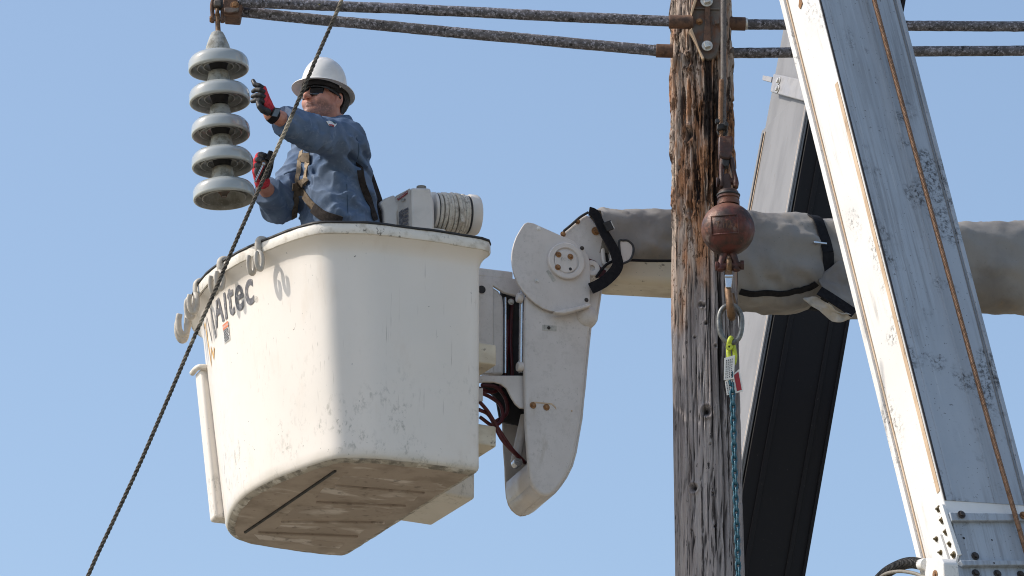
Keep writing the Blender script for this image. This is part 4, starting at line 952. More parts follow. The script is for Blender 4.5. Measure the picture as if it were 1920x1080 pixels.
# hanging tail of the cover: a folded flap with its own strap and a crumpled clear bag
Yf = boom_pt(1560, 540)[1] - .19
flap = [(1535, 520, 0), (1560, 500, .02), (1590, 480, .03), (1612, 520, .02), (1606, 575, -.02), (1600, 588, -.03), (1575, 572, -.03), (1548, 548, -.02)]
def sheet(name, outline, mat, root, n=14, th=.004, amp=.02, seed=0, Y=Yf):
    Q = np.array([V(x, y, Y + d) for x, y, d in outline]); c = Q.mean(0); vs = [c]; f = []
    m = len(Q)
    D = catmull(Q, m * 4, True); rings_ = [c + (D - c) * s for s in np.linspace(1 / n, 1, n)]
    vs = np.vstack([[c]] + rings_); nn = D.shape[0]
    vs[:, 1] += amp * fbm(vs * 14, 3, seed)
    f = [(0, 1 + a, 1 + (a + 1) % nn) for a in range(nn)] + [(1 + i * nn + a, 1 + (i + 1) * nn + a, 1 + (i + 1) * nn + (a + 1) % nn, 1 + i * nn + (a + 1) % nn) for i in range(n - 1) for a in range(nn)]
    o = MB().add(vs, f).build(name, mat, root, smooth=179); s = o.modifiers.new('solid', 'SOLIDIFY'); s.thickness = th; return o
sheet('loose_flap', flap, MT['canvas_cover'], cv, seed=4)
ribbon('flap_strap', np.array([V(x, y, Yf - .035) for x, y in [(1536, 545), (1556, 556), (1580, 573), (1602, 588)]]), np.array([[0, -1., .2]] * 4), .046, .004, cv, MT['black_strap'])
sheet('crumpled_end', [(1505, 560, 0), (1530, 556, .01), (1552, 572, -.01), (1580, 590, -.02), (1600, 592, -.01), (1590, 600, 0), (1572, 607, .01), (1555, 598, .01), (1530, 578, .01)], MT['hook_plastic'], cv, th=.002, amp=.03, seed=8, Y=Yf - .02)
# black strap, buckle and hand hole at the boom end
b_s = catmull(np.array([LP(*z6(x, y), -.026) for x, y in [(800, 85), (835, 100), (865, 160), (890, 215), (920, 265), (955, 330), (975, 390), (972, 430), (940, 475), (890, 520), (845, 545), (810, 560)]]), 60)
nv = np.tile(-bw, (60, 1)); ribbon('end_strap', b_s, nv, np.interp(np.linspace(0, 1, 60), [0, .3, .5, .7, 1], [.040, .044, .048, .052, .050]), .005, cv, MT['black_strap'])
MB().box(LP(*z6(922, 175), -.038), [nrm(bu * .45 + Z3 * -.9), nrm(bu * .9 + Z3 * .45), -bw], (.022, .020, .006)).build('buckle', MT['dark_rubber'], cv, bevel=.003)
MB().box(LP(*z6(943, 170), -.044), [nrm(bu * .45 + Z3 * -.9), nrm(bu * .9 + Z3 * .45), -bw], (.020, .002, .004)).build('buckle_bar', MT['chrome'], cv)
hh = catmull(np.array([LP(*z6(x, y), -.022) for x, y in [(985, 275), (1010, 265), (1040, 268), (1068, 295), (1072, 335), (1055, 380), (1025, 400), (1000, 395)]]), 40, True)
MB().prism(hh, bw * .006).build('hand_hole', MT['lift_paint'], cv)
MB().tube(hh, .0055, 8, closed=True).build('hole_binding', MT['dark_rubber'], cv, smooth=179)
# ------------------------------------------------------------------ winch behind the bucket lip
YW = 23.72
z3 = lambda x, y: (640 + x * .15625, 320 + y * .15625)
WO = V(800, 395, YW)
def WP(px, py, d=0.0): return onplane(px, py, WO + bw * d, bw)
wi = thing('jib_winch', 'cream jib winch with a drum of white rope behind the bucket lip', 'winch', WP(800, 470), frame_of((0, 0, 0), bu))
# motor housing: front block, sloping placard face, rear block
MB().prism([WP(*z3(x, y), .0) for x, y in [(835, 200), (1075, 205), (1085, 270), (1118, 380), (1122, 520), (1115, 900), (850, 900)]], bw * .17).build('gear_housing', MT['winch_cream'], wi, bevel=.012, smooth=35, seg=3)
MB().lathe([(0, -.02), (.024, -.02), (.022, .004), (0, .005)], WP(*z3(960, 203), .05), Z3, 24).build('filler_cap', MT['hose_grey'], wi, smooth=35)
ph = [z3(650, 300), z3(830, 203), z3(848, 900), z3(690, 900)]
o = MB(); o.prism([WP(*ph[0], .10), WP(*ph[1], .004), WP(*ph[2], .004), WP(*ph[3], .10)], bw * .05); o.build('placard_face', MT['winch_cream'], wi, bevel=.004)
MB().prism([WP(*z3(x, y), .09) for x, y in [(455, 380), (520, 330), (640, 282), (668, 350), (715, 455), (680, 500), (690, 900), (525, 900), (500, 470)]], bw * .10).build('motor_housing', MT['winch_cream'], wi, bevel=.010, smooth=35, seg=3)
# placard prints on the sloping face
pn = nrm(np.cross(WP(*ph[1], .004) - WP(*ph[0], .10), Z3)); pn = pn if np.dot(pn, bw) < 0 else -pn
pp = WP(*ph[1], .004) + pn * .0015
def PF(x, y, e=0): return onplane(*z3(x, y), pp + pn * e, pn)
MB().add([PF(668, 335), PF(793, 238), PF(795, 275), PF(680, 358)], [(0, 1, 2, 3)]).build('danger_heading', MT['decal_red'], wi)
vs, fs = grid_text('DANGER', 1.0); vv = np.array(vs); vv[:, 0] /= vv[:, 0].max(); vv[:, 1] /= vv[:, 1].max()
MB().add([PF(684 + 104 * a, 340 - 80 * a - (22 - 2 * a) * c + 6, .001) for a, c in vv], fs).build('danger_lettering', MT['decal_white'], wi)
MB().add([PF(712, 350), PF(735, 335), PF(760, 345), PF(745, 365), PF(722, 372)], [(0, 1, 2, 3, 4)]).build('hazard_figure', MT['decal_grey'], wi)
MB().add([PF(757, 336), PF(768, 332), PF(766, 355), PF(756, 360)], [(0, 1, 2, 3)]).build('hazard_figure', MT['ink_black'], wi)
MB().add([PF(690, 500), PF(735, 462), PF(738, 660), PF(690, 660)], [(0, 1, 2, 3)]).build('print_block', MT['ink'], wi)
for i, (y0, y1) in enumerate(((440, 465), (480, 500), (520, 548), (565, 590), (610, 640))):
    MB().add([PF(740, y0 + 30), PF(800, y0), PF(803, y1), PF(742, y1 + 30)], [(0, 1, 2, 3)]).build('print_line', MT['ink'], wi)
# drum axis along the frame, rope laid in turns
d0 = WP(*z3(1125, 505), .085); d1 = WP(*z3(1500, 530), .085); dax = nrm(d1 - d0); LD = np.linalg.norm(d1 - d0)
MB().lathe([(0, 0), (.088, 0), (.088, .012), (0, .012)], WP(*z3(1080, 490), .085), dax, 40).build('drum_flange', MT['winch_cream'], wi, smooth=35)
MB().lathe([(0, 0), (.084, 0), (.084, .008), (0, .008)], WP(*z3(1112, 495), .085), dax, 40).build('drum_gap', MT['dark_rubber'], wi, smooth=35)
rr = .0085; turns = int(LD / (2 * rr * .92))
rng = random.Random(5)
e1 = nrm(np.cross(dax, Z3)); e2 = np.cross(e1, dax)
for tnum in range(turns):
    bow_ = .083 + .004 * math.sin(math.pi * tnum / (turns - 1)) + rng.uniform(-.002, .002); sk = rng.uniform(-.006, .006)
    a = np.linspace(0, 2 * math.pi, 48, endpoint=False); cpt = d0 + dax * (tnum + .5) * LD / turns
    path = cpt + bow_ * (np.cos(a)[:, None] * e1 + np.sin(a)[:, None] * e2) + np.outer(np.sin(a + tnum) * sk, dax)
    MB().tube(path, rr, 8, closed=True).build('rope_turn', MT['drum_rope'], wi, smooth=179)
MB().cyl(d0, d1, .076, 32).build('drum', MT['drum_rope'], wi)
x0 = WP(*z3(1480, 530), .085)
MB().lathe([(0, 0), (.086, 0), (.086, .012), (0, .012)], x0, dax, 40).build('drum_gap', MT['dark_rubber'], wi, smooth=35)
MB().lathe([(0, 0), (.090, 0), (.0935, .005), (.0935, .035), (.088, .046), (.06, .050), (0, .050)], x0 + dax * .012, dax, 48).build('end_guard', MT['winch_cream'], wi, smooth=35)
# lead of rope crossing the drum
MB().tube(catmull([d0 + dax * LD * .55 - bw * .085 + Z3 * .06, d0 + dax * LD * .62 - bw * .094, d0 + dax * LD * .70 - bw * .085 - Z3 * .07], 20), rr, 8).build('rope_lead', MT['drum_rope'], wi, smooth=179)
MB().box(WP(810, 520, .08), [bu, bw, Z3], (.05, .05, .22)).build('pedestal', MT['winch_cream'], wi, bevel=.01)
# ------------------------------------------------------------------ worker in the bucket
HC = V(610, 193, 23.72)                                            # head centre at ear level
psi = R(43); hp_ = R(17)
F0 = np.array([-math.sin(psi), -math.cos(psi), 0]); HL = np.array([math.cos(psi), -math.sin(psi), 0])
HF = F0 * math.cos(hp_) + Z3 * math.sin(hp_); HU = Z3 * math.cos(hp_) - F0 * math.sin(hp_)
HM = np.stack([HF, HL, HU], 1)                                     # local (f,l,u) -> world
def hw(f, l, u): return HC + HM @ np.array([f, l, u])
NB = V(624, 243, 23.755)                                           # neck base
bpsi = R(66); BF = np.array([-math.sin(bpsi), -math.cos(bpsi), 0]); BL = np.array([math.cos(bpsi), -math.sin(bpsi), 0])
TA = nrm(-Z3 - BF * .13)                                           # trunk axis, downwards
def torso(p, grow=0.0):
    q = p - NB; u = q @ TA; r_ = q - u[..., None] * TA; a = r_ @ BF; l = r_ @ BL
    rf = np.interp(u, [-.03, .03, .08, .14, .25, .40, .52, .70, .85], [.050, .076, .100, .117, .129, .138, .143, .145, .138]) + grow
    rl = np.interp(u, [-.03, .03, .08, .14, .25, .40, .52, .70, .85], [.060, .120, .178, .196, .200, .190, .182, .185, .185]) + grow
    a = a - np.interp(u, [0, .2, .45, .8], [0, .012, .022, .01])
    k = (np.abs(a / rf) ** 2.3 + np.abs(l / rl) ** 2.3) ** (1 / 2.3)
    d = (k - 1) * np.minimum(rf, rl)
    return np.maximum(d, np.maximum(-.045 - u, u - .66) * 1.0)
LS, LE, LW = V(648, 266, 23.60), V(585, 250, 23.39), V(508, 214, 23.19)
LCf = LE + (LW - LE) * .74
RS, RE, RW = V(585, 282, 23.90), V(523, 385, 23.80), V(492, 346, 23.60)
RCf = RE + (RW - RE) * .72
def wrinkle(p):
    q = (p - NB); L = np.stack([q @ BF, q @ BL, q @ TA], -1)
    n1 = 1 - 2 * np.abs(vnoise(L * np.array([9, 7, 15]) + np.outer(L[:, 0] + L[:, 1], [0, 0, 8]), 3)); n2 = 1 - 2 * np.abs(vnoise(L * np.array([20, 14, 26]) + np.outer(L[:, 1], [0, 0, 14]), 7))
    arm = np.minimum(sd_cone(p, LS, LE, .08, .08), np.minimum(sd_cone(p, RE, RCf, .07, .07), sd_cone(p, RS, RE, .08, .08)))
    w = np.clip(1 - np.abs(arm) / .05, 0, 1)
    folds = 0
    for (c, dr_, pr, am, sg) in ((LS + (LE - LS) * .25, nrm(LS - LE) + .7 * Z3, 46, .006, .11), (LE, nrm(LE - LS), 60, .005, .08), (RE, nrm(RE - RS), 60, .007, .09), (V(560, 330, 23.68), nrm(np.array([.9, 0, .5])), 70, .006, .10), (V(665, 300, 23.62), nrm(np.array([.6, 0, .8])), 48, .006, .12), (V(655, 370, 23.6), nrm(np.array([.7, 0, .7])), 34, .005, .16), (LCf, nrm(LW - LE), 70, .003, .05)):
        t = (p - c) @ nrm(dr_); g_ = np.exp(-np.sum((p - c) ** 2, -1) / sg ** 2)
        folds = folds + am * g_ * np.sin(t * pr * 2 + 2.2 * vnoise((p - c) * 9, 11))
    n3 = 1 - 2 * np.abs(vnoise(L * np.array([13, 11, 9]) + np.outer(L[:, 2], [9, 9, 0]), 17))
    return .0105 * np.clip(n1, -.2, 1) ** 1 * .8 + .0050 * n2 + .007 * np.clip(n3, 0, 1) ** 2 + folds * 1.7
def shirt(p):
    d = torso(p, .006)
    la = np.minimum(sd_cone(p, LS, LE, .083, .069), sd_cone(p, LE, LCf, .069, .057)); la = smin(sd_cone(p, LS, LE, .083, .069), sd_cone(p, LE, LCf, .069, .057), .03)
    ra = smin(sd_cone(p, RS, RE, .080, .066), sd_cone(p, RE, RCf, .066, .054), .03)
    d = smin(d, la, .045); d = smin(d, ra, .035)
    # shoulder yoke
    d = smin(d, sd_cone(p, NB - Z3 * .02 + BL * .05, LS + Z3 * .005, .06, .075), .03); d = smin(d, sd_cone(p, NB - Z3 * .02 - BL * .05, RS, .06, .075), .03)
    d = d - wrinkle(p)
    d = np.maximum(d, np.where(np.linalg.norm(p - LCf, axis=-1) < .12, (p - LCf) @ nrm(LW - LE), -1)); d = np.maximum(d, np.where(np.linalg.norm(p - RCf, axis=-1) < .10, (p - RCf) @ nrm(RW - RE), -1))
    nk = (p - NB) @ nrm(Z3 + BF * .2); d = np.maximum(d, np.where(np.linalg.norm(p - NB, axis=-1) < .20, nk - .030, -1))
    return d
def head(p):
    q = (p - HC) @ HM; a, l, u = q[:, 0], q[:, 1], q[:, 2]; al = np.abs(l); s = np.stack([a, al, u], -1)
    d = sd_ell(s, (-.008, 0, .040), (.100, .080, .092))
    d = smin(d, sd_ell(s, (.028, 0, -.030), (.066, .064, .082)), .03)
    d = smin(d, sd_cone(s, (-.005, .052, -.055), (.060, .022, -.102), .026, .022), .025)
    d = smin(d, sd_ell(s, (.076, 0, -.104), (.024, .026, .022)), .020)
    d = smin(d, sd_ell(s, (.055, .042, -.032), (.036, .030, .032)), .020)
    d = smin(d, sd_cone(s, (.090, 0, .020), (.086, .040, .016), .012, .012), .015)
    d = smin(d, sd_cone(s, (.096, 0, .004), (.119, 0, -.034), .008, .012), .010)
    d = smin(d, sd_ell(s, (.108, .012, -.038), (.012, .010, .009)), .006)
    d = smin(d, sd_cone(s, (.099, 0, -.063), (.090, .022, -.066), .0075, .004), .006)
    d = smin(d, sd_cone(s, (.096, 0, -.080), (.088, .018, -.078), .0085, .005), .006)
    d = np.maximum(d, -sd_cone(s, (.106, 0, -.0715), (.094, .026, -.0715), .0028, .002))
    d = smax(d, -sd_ell(s, (.098, .032, -.002), (.018, .020, .013)), .012)
    d = smin(d, sd_ell(s, (.066, .032, -.002), (.020, .018, .016)), .004)
    ear = sd_ell(s, (-.008, .082, -.004), (.020, .011, .034)); ear = np.maximum(ear, -sd_ell(s, (-.004, .092, .0), (.011, .009, .020))); ear = smin(ear, sd_ell(s, (.0, .080, -.030), (.009, .007, .010)), .006)
    d = smin(d, ear, .005)
    d = smin(d, sd_cone(s, (-.020, 0, -.045), (-.030, 0, -.10), .062, .062), .03)
    return d
def body(p):
    d = head(p)
    d = smin(d, sd_cone(p, hw(-.022, 0, -.07), NB - Z3 * .03, .060, .068), .03)
    d = smin(d, torso(p, -.018), .03)
    for S, E, W in ((LS, LE, LW), (RS, RE, RW)):
        d = smin(d, sd_cone(p, S, E, .055, .046), .03); d = smin(d, sd_cone(p, E, W, .046, .031), .02)
    d = smin(d, sd_cone(p, LW, V(498, 192, 23.165), .027, .026), .015); d = smin(d, sd_cone(p, RW, V(489, 318, 23.53), .028, .026), .015)
    return d
hipc = NB + TA * .60
LEGS = []
for sgn in (1, -1):
    hj = hipc + BL * .09 * sgn; an = np.array([hj[0], hj[1], ZF + .09]) - BF * .02 + BL * .03 * sgn
    mid = (hj + an) / 2 + BF * .05; LEGS.append((hj, mid, an))
LEG_LEN = hipc[2] - ZF
man = thing('person', 'worker in white hard hat, sunglasses and blue denim shirt reaching for the insulators', 'person', np.array([hipc[0], hipc[1], ZF]))
def nets(name, f, lo, hi, h, mat, root, smooth=179):
    v, q = surface_nets(f, lo, hi, h); return MB().add(v, q).build(name, mat, root, smooth=smooth)
lo = np.minimum(np.minimum(LW, RW), hw(0, 0, 0)) - .12; 
bo = nets('body', body, [LW[0] - .08, LW[1] - .08, NB[2] - .60], [NB[0] + .28, NB[1] + .30, HC[2] + .17], .0047, MT['skin'], man)
vv_ = np.array([v.co for v in bo.data.vertices]) + FR[man.name][:3, 3]; hl_ = (vv_ - HC) @ HM
stub = np.clip((-.045 - hl_[:, 2] + .25 * (np.abs(hl_[:, 1]) - .03)) / .02, 0, 1) * np.clip((hl_[:, 0] + .01) / .03, 0, 1) * np.clip((hl_[:, 2] + .15) / .02, 0, 1)
stub = np.maximum(stub, .6 * np.exp(-((hl_[:, 2] + .056) / .008) ** 2) * (hl_[:, 0] > .06) * (np.abs(hl_[:, 1]) < .03))
at = bo.data.attributes.new('stubble', 'FLOAT', 'POINT'); at.data.foreach_set('value', stub * (np.linalg.norm(hl_, axis=1) < .2))
nets('shirt', shirt, [RCf[0] - .10, LCf[1] - .10, NB[2] - .66], [NB[0] + .32, NB[1] + .32, NB[2] + .07], .0050, MT['denim_shirt'], man)
def trousers(p):
    d = torso(p, .002); d = np.maximum(d, -((p - NB) @ TA - .50))
    for h_, k_, a_ in LEGS: d = smin(d, sd_cone(p, h_, k_, .098, .075), .03); d = smin(d, sd_cone(p, k_, a_, .075, .066), .03)
    d = np.maximum(d, ZF + .05 - p[:, 2]); return d - .004 * vnoise(p * 14, 3)
nets('trousers', trousers, [hipc[0] - .32, hipc[1] - .32, ZF], [hipc[0] + .32, hipc[1] + .32, hipc[2] + .14], .010, MT['denim_trousers'], man)
for h_, k_, a_ in LEGS:
    bt = lambda p, a_=a_: np.maximum(smin(sd_cone(p, np.r_[a_[:2], ZF + .12], np.r_[a_[:2], ZF + .05], .05, .052), sd_cone(p, np.r_[a_[:2], ZF + .045], np.r_[(a_ + BF * .17)[:2], ZF + .038], .048, .042), .03), ZF + .002 - p[:, 2])
    nets('boot', bt, [a_[0] - .26, a_[1] - .26, ZF - .02], [a_[0] + .26, a_[1] + .26, ZF + .20], .009, MT['boot_leather'], man)
# hair under the helmet
hair = lambda p: np.maximum(np.maximum(head(p) - .006, (HC + HM @ np.array([0, 0, -.028]) - p) @ nrm(HU + HF * .75)), (p - hw(.052, 0, 0)) @ HF)
def hair_f(p):
    q = (p - HC) @ HM; cut = np.maximum(q[:, 0] - .050, np.maximum(-.075 - q[:, 2], .012 - q[:, 2] - np.clip(-q[:, 0] - .020, 0, .1) * 2.6))
    side = np.maximum(sd_ell(np.stack([q[:, 0], np.abs(q[:, 1]), q[:, 2]], -1), (-.008, .082, -.004), (.026, .02, .038)), -1)
    return np.maximum(np.maximum(head(p) - .0055 + .0018 * vnoise(p * 220, 4), cut), -side)
nets('hair', hair_f, HC - .15, HC + .15, .0038, MT['stubble_hair'], man)
# collar
b = MB(); rows = []; na = 60
for (hgt, gr_) in ((-.012, .010), (.012, .012), (.030, .008), (.034, .012), (.026, .020), (.002, .032), (-.012, .040)):
    a_ = np.linspace(R(28), R(332), na); c_o = NB + Z3 * hgt + BF * .004
    fl_ = .012 * np.exp(-((a_ - math.pi) / 1.2) ** 2)
    rows.append(c_o + np.outer(np.cos(a_) * (.066 + gr_), BF) + np.outer(np.sin(a_) * (.074 + gr_), BL) + np.outer(fl_, Z3) + np.outer(-.022 * np.cos(a_), Z3))
b.add(np.vstack(rows), [(i * na + k, i * na + k + 1, (i + 1) * na + k + 1, (i + 1) * na + k) for i in range(len(rows) - 1) for k in range(na - 1)])
o = b.build('collar', MT['denim_shirt'], man, smooth=60); so = o.modifiers.new('solid', 'SOLIDIFY'); so.thickness = .003
# helmet: ridged dome, full brim, dark lining
hm = MB(); na = 96; U0 = .058
hpp = R(8); HF_, HU_, HC_ = HF, HU, HC                              # the hat sits flatter than the tilted head
HF = F0 * math.cos(hpp) + Z3 * math.sin(hpp); HU = Z3 * math.cos(hpp) - F0 * math.sin(hpp); HC = HC_ + HF * .020 + HU * .004
def dome(scale, base, top, m=18):
    rows = []
    for i in range(m):
        t = i / (m - 1); h = math.sin(t * math.pi / 2); r = max((1 - h ** 2.35), 0) ** (1 / 2.15)
        a = np.arange(na) * 2 * math.pi / na; x = np.cos(a) * .112 * r * scale; y = np.sin(a) * .094 * r * scale
        z = U0 + base + (top - base) * h + 0 * a
        rg = .0075 * np.exp(-(y / .010) ** 2) * min(1, (1 - r) * 1.4 + .12) + .004 * np.exp(-((np.abs(y) - .030) / .007) ** 2) * min(1, (1 - r) * 1.4)
        k = 1 + rg / .11
        rows.append(HC + np.outer(x * k, HF) + np.outer(y, HL) + np.outer(z + rg * h, HU))
    return np.vstack(rows), m
v, m = dome(1.0, 0, .146); hm.add(v, [(i * na + q, i * na + (q + 1) % na, (i + 1) * na + (q + 1) % na, (i + 1) * na + q) for i in range(m - 1) for q in range(na)])
a = np.arange(na) * 2 * math.pi / na; rows = []
for ex, dz in ((0, .003), (.010, .000), (.026, -.007), (.037, -.013), (.041, -.0165), (.041, -.0195), (.036, -.0175), (.022, -.011), (.004, -.004), (-.006, -.004)):
    rows.append(HC + np.outer(np.cos(a) * (.111 + ex * 1.0), HF) + np.outer(np.sin(a) * (.094 + ex), HL) + np.outer(np.full(na, U0 + dz) - .004 * np.cos(2 * a) * ex / .04, HU))
hm.add(np.vstack(rows), [(i * na + q, i * na + (q + 1) % na, (i + 1) * na + (q + 1) % na, (i + 1) * na + q) for i in range(len(rows) - 1) for q in range(na)])
hel = hm.build('hard_hat', MT['helmet_white'], man, smooth=50)
v, m = dome(.955, -.006, .138); MB().add(v, [(i * na + q, i * na + (q + 1) % na, (i + 1) * na + (q + 1) % na, (i + 1) * na + q) for i in range(m - 1) for q in range(na)]).build('hat_lining', MT['helmet_lining'], hel, smooth=60)
hb = [HC + np.outer(np.cos(a) * .101, HF) + np.outer(np.sin(a) * .086, HL) + HU * z for z in (U0 - .026, U0 + .012)]
hb[0] = hb[0] - np.outer(np.clip(-np.cos(a), 0, 1) * .030, HU)
o = MB().add(np.vstack(hb), [(q, (q + 1) % na, na + (q + 1) % na, na + q) for q in range(na)]).build('headband', MT['helmet_lining'], hel, smooth=60); so = o.modifiers.new('solid', 'SOLIDIFY'); so.thickness = .006
for f_, l_ in ((-.01, .097), (-.075, .072)): MB().sphere(HC + HF * f_ + HL * l_ + HU * (U0 - .012), .0045, 8).build('hat_clip', MT['decal_white'], hel, smooth=179)
HF, HU, HC = HF_, HU_, HC_
# sunglasses: two wrap lenses, bridge, temples
gl = MB(); 
def lens(sgn):
    b = MB(); P = []; nx_, ny_ = 10, 6
    for j in range(ny_):
        for i in range(nx_):
            s = i / (nx_ - 1); t = j / (ny_ - 1); l_ = .0075 + .056 * s; rnd = .004 * (abs(2 * t - 1) ** 3)
            top = .0170 - .001 * s; bot = -.036 + .010 * (1 - s) ** 2 + .006 * s ** 3; u_ = bot + (top - bot) * t
            P.append(hw(.110 - 8.0 * l_ ** 2 - .10 * (u_ * .5) ** 2 * 10 - rnd * .2, sgn * l_, u_))
    b.add(P, [(j * nx_ + i, j * nx_ + i + 1, (j + 1) * nx_ + i + 1, (j + 1) * nx_ + i) for j in range(ny_ - 1) for i in range(nx_ - 1)]); return b
for sgn in (1, -1):
    o = lens(sgn).build('lens', MT['lens_dark'], man, smooth=60); so = o.modifiers.new('solid', 'SOLIDIFY'); so.thickness = .003
    MB().tube(catmull([hw(.112 - 8 * l_ ** 2, sgn * l_, .0175) for l_ in (.004, .02, .04, .058)] + [hw(.070, sgn * .076, .014), hw(.02, sgn * .084, .014), hw(-.012, sgn * .085, .008)], 30), .0042, 8, squash=(1.6, .8), up=HU).build('glasses_temple', MT['glasses_frame'], man, smooth=179)
MB().tube(catmull([hw(.112, -.010, .012), hw(.116, 0, .013), hw(.112, .010, .012)], 10), .0035, 8).build('glasses_bridge', MT['glasses_frame'], man, smooth=179)

# gloves
def P3(px, py, Y): return V(px, py, Y)
def chain_sd(p, pts, r):
    d = sd_cone(p, pts[0], pts[1], r[0], r[1])
    for i in range(1, len(pts) - 1): d = np.minimum(d, sd_cone(p, pts[i], pts[i + 1], r[i], r[i + 1]))
    return d
fing = [[(497, 168, 23.15), (486, 161, 23.135), (478, 158.5, 23.14), (474.5, 151.5, 23.15)], [(500, 176, 23.135), (488, 169, 23.115), (480, 168, 23.125), (474.5, 171.5, 23.14)],
        [(500, 184, 23.135), (489, 179, 23.115), (481, 178.5, 23.12), (473.5, 181, 23.135)], [(498, 193, 23.14), (487.5, 188.5, 23.12), (480.5, 188, 23.125), (473, 190, 23.14)]]
FN = [[P3(*q) for q in f_] for f_ in fing]
thumb = [P3(502, 210, 23.145), P3(493, 206, 23.115), P3(487, 200, 23.11), P3(484, 193, 23.12)]
def black_l(p):
    d = 9.0
    for k, c in enumerate(FN):
        st = c[0] + (c[1] - c[0]) * .45; d = np.minimum(d, chain_sd(p, [st, c[1], c[2], c[3]], [.0118, .0122, .0112, .0092]))
    d = np.minimum(d, chain_sd(p, thumb, [.017, .016, .0135, .011])); d = smin(d, sd_ell(p, P3(491, 198, 23.15), (.016, .018, .03)), .01); return d
def red_l(p):
    d = 9.0; w = P3(507, 211, 23.185)
    for c in FN: d = smin(np.minimum(d, 9), sd_cone(p, w, c[0] + (c[1] - c[0]) * .25, .0235, .0128), .010)
    return d - .0012 * vnoise(p * 90, 2)
nets('glove', red_l, P3(530, 235, 23.25) + [-.20, -.16, 0], P3(520, 140, 23.32) + [.02, 0, 0], .0032, MT['glove_red'], man)
gl_lo = P3(465, 225, 23.02); gl_hi = P3(515, 140, 23.28)
nets('glove_coating', black_l, gl_lo, gl_hi, .0030, MT['glove_black'], man)
MB().tube(catmull([P3(507.5, 214, 23.185), P3(511.5, 217, 23.192), P3(515, 219.5, 23.20)], 8), [.034, .0345, .0345, .035, .035, .035, .0355, .0355], 24).build('watch_band', MT['black_strap'], man, smooth=50)
wc = P3(516.5, 210.5, 23.155); wx = nrm(LW - LE); wy = nrm(np.cross(wx, ray(516, 210))); wz = nrm(np.cross(wx, wy)); wz = wz if wz[1] < 0 else -wz
MB().box(wc, [nrm(wx * .9 + wy * .2), wy, wz], (.018, .021, .005)).build('watch', MT['glasses_frame'], man, bevel=.003)
MB().box(wc + wz * .0055, [nrm(wx * .9 + wy * .2), wy, wz], (.0145, .0175, .001)).build('watch_face', MT['watch_face'], man)
# right hand: a fist closed on the tool
fist = [[(484, 293, 23.53), (488, 289, 23.485), (497, 292, 23.462), (503, 299, 23.475)], [(479.5, 301, 23.535), (484, 298, 23.485), (494, 301, 23.460), (501, 308, 23.475)], [(477.5, 311, 23.535), (482, 309, 23.487), (492, 312, 23.462), (499, 318, 23.478)], [(479, 321, 23.54), (483, 320, 23.495), (491, 322, 23.472), (497, 327, 23.485)]]
FS = [[P3(*q) for q in f_] for f_ in fist]
def black_r(p):
    d = 9.0
    for c in FS: d = np.minimum(d, chain_sd(p, [c[0] + (c[1] - c[0]) * .55, c[1] + (c[2] - c[1]) * .2, c[2], c[3]], [.0115, .0125, .0125, .0105]))
    d = np.minimum(d, chain_sd(p, [P3(500, 328, 23.54), P3(506, 312, 23.50), P3(508.5, 298, 23.49), P3(508, 287, 23.495)], [.018, .0155, .0135, .011]))
    d = smin(d, sd_ell(p, P3(491, 324, 23.50), (.030, .022, .034)), .012); return d
def red_r(p):
    d = 9.0; w = P3(491.5, 341, 23.585)
    for c in FS: d = smin(np.minimum(d, 9), sd_cone(p, w, c[0], .030, .0135), .012); d = np.minimum(d, sd_cone(p, c[0], c[0] + (c[1] - c[0]) * .6, .0140, .0136))
    return d - .0012 * vnoise(p * 90, 5)
nets('glove', red_r, P3(462, 362, 23.40), P3(518, 272, 23.68), .0032, MT['glove_red'], man)
nets('glove_coating', black_r, P3(462, 352, 23.40), P3(518, 272, 23.62), .0030, MT['glove_black'], man)
tool = thing('hand_tool', 'slim steel hand tool with a bright round end held in the lower gloved fist', 'hand tool', P3(478, 342, 23.45))
MB().tube(catmull([P3(478.5, 341, 23.445), P3(486, 326, 23.445), P3(494, 309, 23.442)], 16), .0062, 12).build('shaft', MT['chrome'], tool, smooth=179)
MB().tube(catmull([P3(480.5, 341, 23.442), P3(488, 326, 23.440), P3(495, 311, 23.438)], 16), .0030, 8).build('red_stripe', MT['decal_red'], tool, smooth=179)
MB().lathe([(.0, 0), (.013, 0), (.014, .004), (.013, .010), (.008, .012), (0, .012)], P3(494.5, 307.5, 23.452), nrm((-.2, -1, .1)), 24).build('collar', MT['hook_bronze'], tool, smooth=35)
MB().sphere(P3(494.5, 307.5, 23.438), .0085, 12).build('bright_end', MT['chrome'], tool, smooth=179)
MB().tube([P3(500, 300, 23.455), P3(507, 284, 23.46)], [.010, .009], 12).build('handle', MT['dark_rubber'], tool, smooth=50)

# harness, seams and patch lie on the shirt
def shirt_hits(pts, lift_=.004):
    D = np.array([nrm(ray(x, y)) for x, y in pts]); p = CAM + D * (np.linalg.norm(NB - CAM) - .75)
    for _ in range(160):
        s = shirt(p); p = p + D * np.where(s > .0008, np.maximum(s * .7, .0006), 0)[:, None]
        if (s <= .0008).all(): break
    e = .004; n = np.stack([shirt(p + np.eye(3)[i] * e) - shirt(p - np.eye(3)[i] * e) for i in range(3)], 1); n /= np.linalg.norm(n, axis=1, keepdims=True)
    return p + n * lift_, n
def shirt_hit(px, py, lift_=.004):
    p, n = shirt_hits([(px, py)], lift_); return p[0], n[0]
def sstrap(name, pts, width, root, mat, thick, n, lift_):
    P, Nn = shirt_hits(catmull(np.array(pts, float), n), lift_)
    ok = np.abs(shirt(P - Nn * lift_)) < .006; P, Nn = P[ok], Nn[ok]                # keep the points that lie on the cloth
    return ribbon(name, P, Nn, width, thick, root, mat)
har = thing('safety_harness', 'tan webbing safety harness worn over the blue shirt', 'harness', np.array([hipc[0], hipc[1], NB[2] - .5]))
